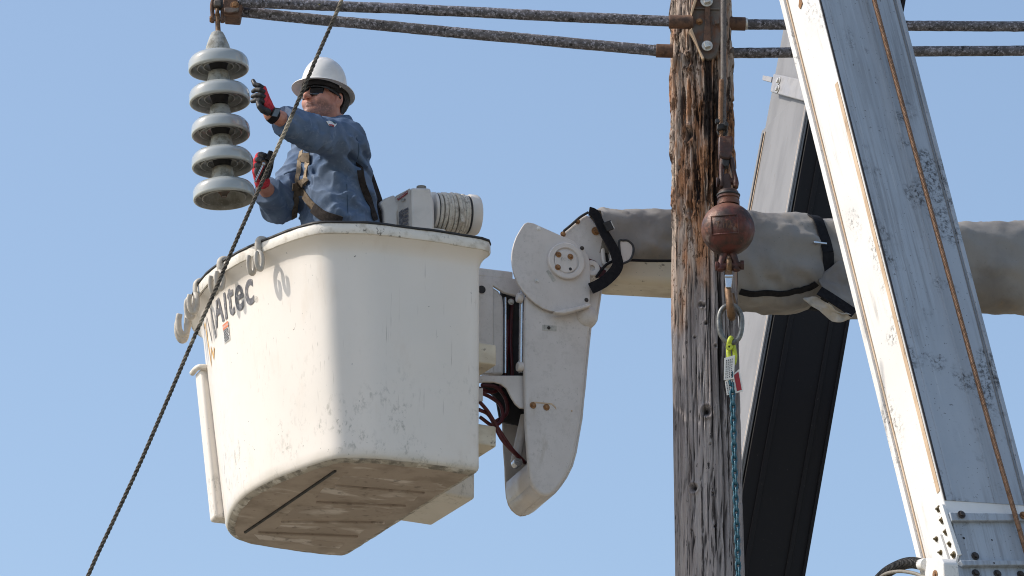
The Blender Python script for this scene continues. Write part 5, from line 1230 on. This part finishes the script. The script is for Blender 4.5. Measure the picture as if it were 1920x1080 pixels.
S = lambda nm, pts, w, mt, lf=.004, n=18, root=har: sstrap(nm, pts, w, root, MT[mt], .003, n, lf)
S('chest_strap', [(566, 284), (562, 305), (559, 325), (556.5, 342), (557, 352)], .020, 'harness_tan')
S('chest_strap', [(579, 290), (577, 310), (574, 330), (571, 345)], .030, 'harness_tan')
S('keeper', [(564, 296), (572, 296), (584, 295)], .042, 'harness_brown', .010, 8)
S('buckle_wrap', [(548, 350), (556, 351), (564, 346), (572, 341), (576, 346)], .034, 'harness_brown', .012, 10)
S('waist_strap', [(558, 356), (554, 378), (551, 400), (550, 420), (551, 436)], .028, 'harness_brown', .006)
S('waist_strap', [(563, 352), (572, 366), (584, 382), (596, 394), (614, 405), (640, 412)], .034, 'harness_brown', .008)
S('strap_pad', [(590, 391), (602, 401), (618, 409), (640, 416)], .046, 'harness_dark', .012, 10)
S('back_strap', [(673, 306), (677, 332), (686, 360), (696, 390), (703, 414)], .030, 'harness_dark', .006, 14)
# loop of webbing standing off the back
Yb = NB[1] + .02
lp = catmull([V(681, 298, Yb), V(690, 322, Yb), V(700, 350, Yb), V(711, 382, Yb), V(716, 405, Yb), V(716, 440, Yb)], 30)
ribbon('back_loop', lp, np.tile(nrm((.5, -.85, .1)), (30, 1)), .040, .006, har, MT['harness_dark'])
Sm = lambda nm, pts, w, mt='shirt_seam', lf=.0006, n=14: sstrap(nm, pts, w, man, MT[mt], .0014, n, lf)
Sm('pocket_flap_seam', [(532, 327), (540, 323), (550, 321), (558, 321)], .005)
Sm('side_seam', [(650, 345), (651, 370), (652, 395), (653, 420)], .003)
Sm('armhole_seam', [(668, 258), (672, 270), (673, 285), (670, 298)], .003)
Sm('shoulder_patch', [(614, 232), (621, 231), (629, 236)], .024, 'decal_white', .0020, 8)
Sm('patch_red', [(616, 235), (621, 234), (625, 237)], .007, 'decal_red', .0036, 6); Sm('patch_blue', [(619, 228.5), (624, 229), (628.5, 233)], .006, 'chain_blue', .0036, 6)
# ------------------------------------------------------------------ overhaul ball, hook and chain in front of the pole
YC = 22.98
axv = lambda px, py: V(px, py, YC)
ball = thing('overhaul_ball', 'rusty dark red crane ball with swivel and socket hanging before the pole', 'crane ball', axv(1365, 512))
bc = axv(1365, 430); rb = 50.2 * np.linalg.norm(bc - CAM) / FPX
b = MB().sphere(bc, rb, 64); b.build('ball', MT['red_iron'], ball, smooth=179)
# raised name plate following the ball
def on_ball(px, py, e):
    d = nrm(ray(px, py)); oc = CAM - bc; bq = np.dot(oc, d); rr_ = rb + e; disc_ = bq * bq - (oc @ oc - rr_ * rr_); return CAM + d * (-bq - math.sqrt(max(disc_, 0)))
fr = [(1333, 406), (1382, 402), (1384, 436), (1335, 440)]
fp = []
for i in range(4):
    a_, c_2 = np.array(fr[i]), np.array(fr[(i + 1) % 4])
    for t in np.linspace(0, 1, 10, endpoint=False): fp.append(on_ball(*(a_ + (c_2 - a_) * t), .001))
MB().tube(np.array(fp), .0038, 8, closed=True).build('plate_rim', MT['red_iron'], ball, smooth=179)
vs, fs = grid_text('7 1/2', 1.0, 0, .02); vv = np.array(vs); vv[:, 0] /= vv[:, 0].max(); vv[:, 1] /= vv[:, 1].max()
MB().add([on_ball(1343 + 28 * a, 428 - 1.5 * a - 14 * c2_, .0025) for a, c2_ in vv], fs).build('cast_mark', MT['rusted_steel'], ball)
c0 = axv(1366, 381)
MB().lathe([(0, -.01), (.048, -.01), (.048, .008), (.043, .011), (.043, .018), (.048, .021), (.048, .030), (.043, .034), (.043, .052), (.036, .058), (0, .058)], c0, Z3, 40).build('swivel_neck', MT['red_iron'], ball, smooth=35)
MB().tube(arcpoints(c0 + Z3 * .036, .046, 0, 2 * math.pi, 40, RT, (0, 1, 0))[:-1], .0055, 8, closed=True).build('seal_wire', MT['dark_rubber'], ball, smooth=179)
# swivel eye inside fork
MB().prism([axv(x, y) + [0, -.016, 0] for x, y in [(1356, 362), (1354, 340), (1356, 330), (1362, 326), (1368, 328), (1371, 336), (1371, 362)]], (0, .032, 0)).build('swivel_eye', MT['red_iron'], ball, bevel=.005, smooth=35)
for s in (-1, 1):
    x0_ = 1366 + s * 9 ; pts = [axv(1363 + s * 8, 298), axv(1364 + s * 11, 318), axv(1366 + s * 13, 338), axv(1366 + s * 13, 352)]
    MB().tube(catmull(pts, 20), np.interp(np.linspace(0, 1, 20), [0, .5, .8, 1], [.016, .014, .019, .016]), 14, squash=(.75, 1.2)).build('socket_fork', MT['red_iron'], ball, smooth=179)
MB().cyl(axv(1346, 341), axv(1382, 340), .0145, 18).build('cross_pin', MT['red_iron'], ball, bevel=.003, smooth=35)
MB().lathe([(0, 0), (.022, 0), (.022, .010), (0, .010)], axv(1343, 342), (1, 0, 0), 20).build('pin_head', MT['red_iron'], ball, bevel=.002)
MB().lathe([(0, 0), (.021, 0), (.021, .012), (0, .012)], axv(1378, 340), (1, 0, 0), 6).build('pin_nut', MT['red_iron'], ball, bevel=.002)
# wedge socket
sock = [(1347, 260), (1372, 258), (1374, 264), (1372, 296), (1366, 303), (1354, 301), (1347, 296)]
MB().prism([axv(x, y) + [0, -.03, 0] for x, y in sock], (0, .06, 0)).build('wedge_socket', MT['red_iron'], ball, bevel=.007, smooth=35)
MB().prism([axv(x, y) + [0, -.02, 0] for x, y in [(1353, 300), (1368, 302), (1366, 314), (1358, 315), (1354, 310)]], (0, .04, 0)).build('wedge', MT['dark_rubber'], ball, bevel=.004)
# lower fork and pin
for s in (-1, 1):
    MB().tube(catmull([axv(1366 + s * 7, 474), axv(1366 + s * 11, 485), axv(1366 + s * 14, 500), axv(1366 + s * 14, 508)], 16), [.016] * 12 + [.018, .02, .019, .014], 14).build('lower_fork', MT['red_iron'], ball, smooth=179)
MB().cyl(axv(1346, 499), axv(1390, 497), .015, 16).build('lower_pin', MT['red_iron'], ball, bevel=.003, smooth=35)
MB().lathe([(0, 0), (.020, 0), (.020, .014), (0, .014)], axv(1341, 499), (1, 0, 0), 20).build('pin_head', MT['red_iron'], ball, bevel=.002)
MB().lathe([(0, 0), (.021, 0), (.021, .016), (0, .016)], axv(1388, 497), (1, 0, 0), 6).build('pin_nut', MT['red_iron'], ball, bevel=.002)
# crane rope: two strands down to the socket, with a clip
def strands(path, r, n_str=6, pitch=.10, name='wire_rope', mat=None, label='', cat='', root=None):
    P = np.asarray(path); s = np.r_[0, np.cumsum(np.linalg.norm(np.diff(P, axis=0), axis=1))]; L = s[-1]
    n = max(int(L / (pitch / 10)), 8); ss = np.linspace(0, L, n); Q = np.stack([np.interp(ss, s, P[:, i]) for i in range(3)], 1)
    T = np.gradient(Q, axis=0); T /= np.linalg.norm(T, axis=1, keepdims=True); u = np.cross(T, [.3, 1, .1]); u /= np.linalg.norm(u, axis=1, keepdims=True); w = np.cross(T, u)
    b = MB()
    for k in range(n_str):
        a = 2 * math.pi * (ss / pitch + k / n_str); b.tube(Q + (np.cos(a)[:, None] * u + np.sin(a)[:, None] * w) * r * .56, r * .50, 7)
    return b
ct = V(1352, -260, YC - .01); ctop = V(1357.5, -420, YC)
strands([V(1357, -500, YC), V(1356.5, 232, YC), V(1358, 262, YC)], .0125, 6, .08).build('crane_rope', MT['wire_rope_grey'], smooth=179)
cr_o = bpy.data.objects['crane_rope']; tag(cr_o, 'grey wire rope coming straight down along the pole to the crane ball socket', 'wire rope')
te = thing('rope_tail', 'short dead end of wire rope clipped beside the crane rope above the socket', 'wire rope', axv(1352, 258))
strands([V(1353, 150, YC - .012), V(1351.5, 200, YC - .012), V(1351, 240, YC - .012), V(1353, 262, YC - .005)], .0105, 6, .08).build('tail', MT['wire_rope_rust'], te, smooth=179)
b = MB(); cc = V(1354, 240, YC - .01)
b.box(cc + [0, -.012, 0], [nrm((1, 0, .2)), (0, 1, 0), Z3], (.024, .014, .014)); b.build('rope_clip', MT['dark_rubber'], te, bevel=.006, smooth=35)
for dx in (-.022, .016): MB().lathe([(0, 0), (.011, 0), (.011, .02), (0, .02)], cc + [dx, -.026, .006 - dx * .4], (0, -1, .1), 6).build('clip_nut', MT['dark_rubber'], te, bevel=.002)
MB().tube(arcpoints(cc + [0, 0, -.016], .018, 0, 2 * math.pi, 24, RT, Z3)[:-1], .006, 8, closed=True).build('clip_bow', MT['dark_rubber'], te, smooth=179)
# hook with latch
YK = YC - .0
hk = thing('safety_hook', 'bronze coloured safety hook with bright latch below the crane ball', 'hook', axv(1372, 596))
hp = [axv(1367, 489), axv(1366.5, 500), axv(1366, 515), axv(1366.5, 530), axv(1365, 545) + [0, -.018, 0], axv(1366.5, 562) + [0, -.036, 0], axv(1369, 580) + [0, -.036, 0], axv(1371, 591) + [0, -.012, 0], axv(1373, 592) + [0, .016, 0], axv(1375.5, 578) + [0, .036, 0], axv(1376, 560) + [0, .040, 0], axv(1374, 545) + [0, .036, 0]]
MB().tube(catmull(hp, 70), np.interp(np.linspace(0, 1, 70), [0, .1, .3, .5, .65, .8, 1], [.012, .015, .014, .017, .019, .014, .009]), 14).build('hook_body', MT['hook_bronze'], hk, smooth=179)
MB().tube(arcpoints(axv(1367, 497), .021, 0, 2 * math.pi, 24, (0, 1, 0), Z3)[:-1], .011, 12, closed=True).build('hook_eye', MT['hook_bronze'], hk, smooth=179)
MB().prism([axv(x, y) + [0, -.040, 0] for x, y in [(1359, 524), (1373, 523), (1372.5, 536), (1371, 545), (1360, 545), (1359.5, 536)]], (0, .012, 0)).build('latch', MT['chrome'], hk, bevel=.003)
MB().box(axv(1366, 524) + [0, -.03, 0], [RT, (0, 1, 0), Z3], (.018, .018, .005)).build('latch_pivot', MT['chrome'], hk, bevel=.002)
# master link
ml = catmull([axv(x, y) for x, y in [(1369, 572.5), (1381, 577), (1389.5, 592), (1390.5, 612), (1386, 632), (1374, 643), (1362, 640), (1352, 627), (1348.5, 608), (1350, 589), (1357, 577)]], 80, True)
MB().tube(ml, .0118, 14, closed=True).build('master_link', MT['link_grey'], smooth=179)
tag(bpy.data.objects['master_link'], 'large grey oval steel link hanging in the safety hook', 'link')
# lime connecting shackle
ls = thing('chain_shackle', 'lime yellow connecting shackle between the oval link and the tags', 'shackle', axv(1372, 684))
MB().tube(catmull([axv(1368, 684), axv(1366.5, 668), axv(1366, 652), axv(1368, 641) + [0, -.02, 0], axv(1371, 634) , axv(1374, 641) + [0, .02, 0], axv(1376, 654), axv(1378, 668), axv(1376, 682)], 40), .0105, 12).build('bow', MT['shackle_lime'], ls, smooth=179)
MB().lathe([(.004, 0), (.013, 0), (.015, .004), (.015, .012), (.006, .013), (.004, .010)], axv(1367, 653) + [0, -.010, 0], (0, -1, 0), 24).build('pin_boss', MT['shackle_lime'], ls, smooth=35)
MB().lathe([(0, 0), (.0045, 0), (0, .002)], axv(1367, 653) + [0, -.019, 0], (0, -1, 0), 12).build('pin_hole', MT['inner_dark'], ls)
# tags
def tag_sheet(name, label, quad, dy, texts, red=None):
    tr = thing(name, label, 'tag', axv(*quad[2]) + [0, dy, 0])
    Q = [axv(x, y) + [0, dy + e_, 0] for (x, y), e_ in zip(quad, (0, .004, .010, .006))]
    MB().prism(Q, (0, .0025, 0)).build('card', MT['decal_white'], tr, bevel=.0008)
    Q = np.array(Q); 
    def at(u_, v_): return (Q[0] * (1 - u_) + Q[1] * u_) * (1 - v_) + (Q[3] * (1 - u_) + Q[2] * u_) * v_ + np.array([0, -.0012, 0])
    for u0, u1, v0, v1 in texts: MB().add([at(u0, v0), at(u1, v0), at(u1, v1), at(u0, v1)], [(0, 1, 2, 3)]).build('print_line', MT['ink_black'], tr)
    if red:
        u0, u1, v0, v1 = red; MB().add([at(u0, v0), at(u1, v0), at(u1, v1), at(u0, v1)], [(0, 1, 2, 3)]).build('print_band', MT['decal_red'], tr)
    return tr
rng = random.Random(9)
tx = []
for c in (.16, .34, .52, .70):
    v = .12
    while v < .9:
        l = rng.uniform(.04, .10); tx.append((c, c + .07, v, min(v + l, .93))); v += l + .03
tag_sheet('inspection_tag', 'upper white printed tag hanging from the lime shackle', [(1358, 674), (1378, 668), (1376, 712), (1357, 715)], -.020, tx)
tx = []
for c in (.08, .20, .32, .44):
    v = .15
    while v < .9:
        l = rng.uniform(.05, .12); tx.append((c, c + .04, v, min(v + l, .93))); v += l + .04
tag_sheet('warning_tag', 'lower white tag with a dark red band, tilted behind the upper tag', [(1359, 716), (1386, 692), (1394, 733), (1363, 741)], -.006, tx, (.62, .92, .08, .92))
# chain: every link its own part
ch = thing('lifting_chain', 'blue-green alloy chain hanging down the front of the pole', 'chain', axv(1384, 1280))
a0 = axv(1370, 684); a1 = axv(1384.5, 1092); a2 = axv(1390, 1500); pit = .0295
P = catmull([a0, axv(1373.5, 745), axv(1378, 900), a1, a2], 400); s = np.r_[0, np.cumsum(np.linalg.norm(np.diff(P, axis=0), axis=1))]
nl = int(s[-1] / pit)
sm_ = {}
for k in range(nl):
    c = np.array([np.interp((k + .5) * pit, s, P[:, i]) for i in range(3)]); c2 = np.array([np.interp((k + .6) * pit, s, P[:, i]) for i in range(3)])
    if k == 0 or k == 1:
        T = -Z3; a = R(25 if k % 2 == 0 else 115); e1 = np.array([math.cos(a), math.sin(a), 0]); hl = .0145; hw = .0098; pts = []
        for t in np.linspace(0, 2 * math.pi, 28, endpoint=False):
            pts.append(c + e1 * hw * math.cos(t) + Z3 * (hl * np.sign(math.sin(t)) * min(1, abs(math.sin(t)) * 1.25) + .006 * math.sin(t)))
        o = MB().tube(np.array(pts), .0052, 8, closed=True).build('chain_link', MT['chain_blue'], ch, smooth=179); sm_[k % 2] = (o, c)
    else:
        src, cs = sm_[k % 2]; o = src.copy(); COL.objects.link(o); o.parent = ch; o.location = src.location + Vector(c - cs); o.rotation_euler = (0, 0, 0)

# ------------------------------------------------------------------ white crane boom
TH = R(24)
m0 = V(1534, 0, 22.35); m1 = V(1772, 950, 21.85); adn = nrm(m1 - m0)
ff = np.array([math.cos(TH), math.sin(TH), 0]); ff = nrm(ff - adn * np.dot(ff, adn)); gg = np.cross(adn, ff); gg = gg if gg[1] > 0 else -gg
def on_boom(px, py, off=0.0):
    """photo point on the boom's front face (off metres towards the camera)"""
    return onplane(px, py, m0 - gg * off, gg)
wfront = np.linalg.norm(np.cross(on_boom(1682, 0) - m0, adn))
# side depth from the photo: left edge passes (1466,0)
def side_pt(px, py): return onplane(px, py, m0, ff)
wside = np.linalg.norm(np.cross(side_pt(1466, 0) - m0, adn))
ORG = m0 - adn * 1.6; LB_ = np.linalg.norm(m1 - m0) + 1.6
FB = np.eye(4); FB[:3, 0] = ff; FB[:3, 1] = np.cross(-adn, ff); FB[:3, 2] = -adn
wb = thing('crane_boom', 'large white box-section crane boom slanting across the right foreground', 'crane boom', m1 + adn * .4, FB)
LTOT = LB_ - .03
def bbox(name, a0_, a1_, x0, x1, y0, y1, mat, root=wb, bevel=.0, lin=None, smooth=None):
    """box along the boom: a = metres down from ORG, x across front, y back from front face"""
    c = ORG + adn * (a0_ + a1_) / 2 + ff * (x0 + x1) / 2 + gg * (y0 + y1) / 2
    return MB().box(c, [adn, ff, gg], ((a1_ - a0_) / 2, abs(x1 - x0) / 2, abs(y1 - y0) / 2)).build(name, mat, root, bevel=bevel, smooth=smooth)
LX = LTOT + 1.2
bbox('web_plate', 0, LX, 0, wfront, 0, wside, MT['crane_white'], bevel=.006, smooth=35)
bbox('front_shade_plate', 0, LTOT, .013, wfront - .011, -.003, .001, MT['crane_shaded_scuffed'])  # thin overlay added to carry the painted shade of the front face
# edge strips and weld seams
bbox('bare_edge', 1.6 + .42, LTOT - .05, -.0025, .0, .006, .030, MT['bare_strip'])
bbox('edge_seam', 0, LTOT, .004, .0125, -.004, .0, MT['bolt_dark'])
bbox('rear_flange', 0, LX, -.012, .0, wside - .028, wside + .004, MT['crane_white'], bevel=.003)
bbox('rear_seam', 0, LX, -.006, .0, wside - .046, wside - .038, MT['bare_strip'], bevel=.002)
bbox('front_flange', 0, LTOT, wfront - .010, wfront + .010, -.012, .03, MT['crane_shaded_scuffed'], bevel=.004)
bbox('flange_seam', 0, LTOT, wfront - .022, wfront - .016, -.006, -.003, MT['crane_grey'])
bbox('wear_strip', 0, LTOT, .045, .056, -.005, -.003, MT['crane_shaded_scuffed'])
bbox('wear_strip', 0, LTOT, wfront * .60, wfront * .62, -.005, -.003, MT['crane_shaded_scuffed'])
# splice at the lower end
z7b = lambda x, y: (1600 + x * .2222, 840 + y * .2222)
def sp(name, pts, off, th, mat, bev=.003): return MB().prism([on_boom(*z7b(x, y), off) for x, y in pts], gg * th).build(name, mat, wb, bevel=bev, smooth=35)
sp('splice_collar', [(812, 540), (1640, 560), (1640, 610), (835, 612)], .030, .029, MT['crane_shaded_scuffed'])
sp('splice_panel', [(838, 614), (1700, 618), (1760, 965), (905, 960)], .012, .011, MT['crane_shaded_scuffed'])
sp('splice_lip', [(900, 945), (1760, 950), (1765, 985), (930, 990)], .034, .033, MT['crane_shaded_scuffed'])
sp('next_section', [(850, 995), (1800, 1000), (2200, 2200), (1180, 2200)], .012, .011, MT['crane_shaded_scuffed'], .003)
sp('splice_angle', [(745, 470), (775, 475), (918, 900), (880, 905)], .020, .028, MT['crane_white'])
for x, y, mt, r_ in ((912, 562, 'bolt_dark', .011), (1028, 912, 'bolt_dark', .011), (1435, 570, 'rust_bolt', .011), (1032, 1058, 'bolt_dark', .011), (1215, 1062, 'bolt_dark', .011), (1412, 1070, 'bolt_dark', .011)):
    MB().bolt(on_boom(*z7b(x, y), .034 if y < 800 else (.014 if y < 1000 else .0125)), -gg, r_, .012).build('bolt', MT[mt], wb, bevel=.001)
for x, y, r_ in ((932, 760, .006), (1170, 776, .004), (1188, 970, .004)): MB().lathe([(0, 0), (r_, 0), (0, .001)], on_boom(*z7b(x, y), .0125 if y < 900 else .035), -gg, 12).build('drilled_hole', MT['inner_dark'], wb)
def sd(pts, off, th, mat, name, bev=.003): return MB().prism([onplane(*z7b(x, y), m0 - ff * off, ff) for x, y in pts], ff * th).build(name, mat, wb, bevel=bev, smooth=35)
sd([(742, 470), (875, 905), (860, 990), (880, 1300), (700, 1300), (640, 920)], .012, .012, MT['crane_white'], 'side_plate')
sd([(716, 725), (728, 725), (805, 960), (812, 1200), (800, 1200), (796, 965)], .024, .012, MT['crane_white'], 'side_rib')
for x, y, r_ in ((722, 515, .010), (752, 610, .010), (785, 708, .010), (818, 808, .010), (848, 902, .010), (702, 768, .0075), (738, 882, .0075), (776, 1003, .0075)):
    c = onplane(*z7b(x, y), m0 - ff * .013, ff); b = MB(); b.bolt(c, -ff, r_ * .95, .009); b.cyl(c, c - ff * .015, r_ * .5, 10); b.build('bolt', MT['bolt_brass'], wb, bevel=.001)
# wire rope lying along the front of the boom
rp = [on_boom(1639 + (1747 - 1639) * t, 400 * t, .045) for t in (-2.0, 0, 1)] + [on_boom(1867, 840, .045), on_boom(1920, 1022, .045), on_boom(1990, 1270, .045)]
strands(rp, .0102, 6, .07).build('hoist_rope', MT['wire_rope_rust'], smooth=179)
tag(bpy.data.objects['hoist_rope'], 'thin rust brown wire rope running down in front of the white boom', 'wire rope')
# dark groove and hook mark on the left face top
sd_ = [(1499, -8), (1504, 6), (1500, 17), (1497, 12)]
MB().prism([onplane(x, y, m0 - ff * .004, ff) for x, y in sd_], ff * .003).build('rust_gouge', MT['rust_bolt'], wb)
# hose fitting and conduits at the bottom
fc = thing('conduit_box', 'small white hose fitting box bolted low on the side of the white boom', 'fitting', V(1752, 1085, 21.85))
bxq = [(600, 930), (735, 932), (760, 970), (770, 1100), (700, 1200), (605, 1200), (600, 1060), (612, 960)]
MB().prism([onplane(*z7b(x, y), m0 - ff * .10, ff) for x, y in bxq], ff * .07).build('box', MT['crane_white'], fc, bevel=.010, smooth=35, seg=3)
MB().tube([onplane(*z7b(570, 985), m0 - ff * .07, ff), onplane(*z7b(612, 980), m0 - ff * .07, ff)], .024, 20).build('gland', MT['decal_white'], fc, bevel=.003, smooth=35)
MB().bolt(onplane(*z7b(690, 1070), m0 - ff * .101, ff), -ff, .012, .006).build('bolt', MT['rust_bolt'], fc)
cp = catmull([onplane(*z7b(x, y), m0 - ff * .07, ff) for x, y in [(580, 982), (500, 968), (420, 980), (330, 1020), (260, 1068), (190, 1150), (150, 1260), (140, 1400)]], 300)
sl = np.r_[0, np.cumsum(np.linalg.norm(np.diff(cp, axis=0), axis=1))]
MB().tube(cp, .0205 + .0035 * np.sign(np.sin(sl / .0105 * 2 * math.pi)), 20).build('corrugated_conduit', MT['conduit_black'], smooth=35)
tag(bpy.data.objects['corrugated_conduit'], 'black corrugated conduit curving away from the fitting box at the bottom', 'conduit')
MB().tube(catmull([onplane(*z7b(x, y), m0 - ff * .09, ff) for x, y in [(640, 1085), (590, 1085), (530, 1062), (450, 1045), (370, 1042), (280, 1060), (210, 1110), (160, 1200)]], 60), .0075, 12).build('thin_hose', MT['hose_grey'], smooth=179)
tag(bpy.data.objects['thin_hose'], 'thin grey hose arching just below the black corrugated conduit', 'hose')

# ------------------------------------------------------------------ dark boom crossing behind
YD = 25.6
TH2 = R(20)
n0 = V(1455, 565, YD + .05); n1 = V(1397, 885, YD - .05); bdn = nrm(n1 - n0)          # edge between grey side and black face
f2_ = np.array([math.cos(TH2), math.sin(TH2), 0]); f2_ = nrm(f2_ - bdn * np.dot(f2_, bdn)); g2_ = np.cross(bdn, f2_); g2_ = g2_ if g2_[1] > 0 else -g2_
def on_dark(px, py): return onplane(px, py, n0, g2_)
w2 = np.linalg.norm(np.cross(on_dark(1587, 605) - n0, bdn))
ed = onplane(1404, 400, n0, f2_); ws2 = np.linalg.norm(np.cross(ed - n0, bdn))
FD = np.eye(4); FD[:3, 0] = f2_; FD[:3, 1] = np.cross(-bdn, f2_); FD[:3, 2] = -bdn
db = thing('jib_boom', 'dark boom with a grey side crossing behind the canvas cover and white boom', 'boom', n1 + bdn * 1.2, FD)
def dbox(name, a0_, a1_, x0, x1, y0, y1, mat, bevel=0):
    c = n0 + bdn * (a0_ + a1_) / 2 + f2_ * (x0 + x1) / 2 + g2_ * (y0 + y1) / 2
    return MB().box(c, [bdn, f2_, g2_], ((a1_ - a0_) / 2, abs(x1 - x0) / 2, abs(y1 - y0) / 2)).build(name, mat, db, bevel=bevel, smooth=35 if bevel else None)
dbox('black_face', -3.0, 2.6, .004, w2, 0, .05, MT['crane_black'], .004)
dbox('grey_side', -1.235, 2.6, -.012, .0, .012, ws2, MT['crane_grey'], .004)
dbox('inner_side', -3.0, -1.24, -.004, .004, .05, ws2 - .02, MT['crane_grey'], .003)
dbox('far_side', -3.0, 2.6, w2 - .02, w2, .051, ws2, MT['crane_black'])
dbox('face_rib', -3.0, 2.6, w2 * .20, w2 * .27, -.009, .0, MT['crane_black'], .004)
dbox('face_rib', -3.0, 2.6, w2 * .76, w2 * .82, -.009, .0, MT['crane_black'], .004)
dbox('face_edge', -3.0, 2.6, w2 - .004, w2 + .012, -.012, .02, MT['crane_black'], .003)
dbox('side_edge', -1.2, 2.6, -.024, -.0125, .010, .030, MT['crane_grey'], .004)
dbox('side_edge', -1.2, 2.6, -.022, -.0125, ws2 - .05, ws2 - .03, MT['crane_grey'], .004)
dbox('side_seam', -1.2, 2.6, -.016, -.0125, .048, .054, MT['bare_strip'])
dbox('side_seam', -1.2, 2.6, -.016, -.0125, ws2 - .068, ws2 - .062, MT['bare_strip'])
# clamp round the end of the grey section
def on_side(px, py, off): return onplane(px, py, n0 - f2_ * off, f2_)
MB().prism([on_side(x, y, .05) for x, y in [(1450, 138), (1520, 152), (1516, 192), (1444, 172)]], f2_ * .035).build('clamp_plate', MT['grey_clamp'], db, bevel=.005, smooth=35)
MB().prism([on_side(x, y, .03) for x, y in [(1430, 141), (1447, 144), (1445, 154), (1429, 150)]], f2_ * .02).build('clamp_tab', MT['grey_clamp'], db, bevel=.002)
for x, y in ((1461, 152), (1459, 167)): MB().bolt(on_side(x, y, .051), -f2_, .013, .014).build('bolt', MT['bolt_bright'], db, bevel=.001)

# ------------------------------------------------------------------ slanting hand line in front of the bucket
YR = 22.15
pts = [(690, -130), (640, 2), (592, 112), (545, 222), (490, 345), (440, 458), (402, 548), (366, 628), (316, 745), (262, 870), (212, 978), (165, 1080), (60, 1330)]
rpts = catmull([V(x, y, YR) for x, y in pts], 300)
strands(rpts, .0087, 3, .062).build('hand_line', MT['hand_line'], smooth=179)
tag(bpy.data.objects['hand_line'], 'dark twisted rope slanting in front of the worker and bucket', 'rope')
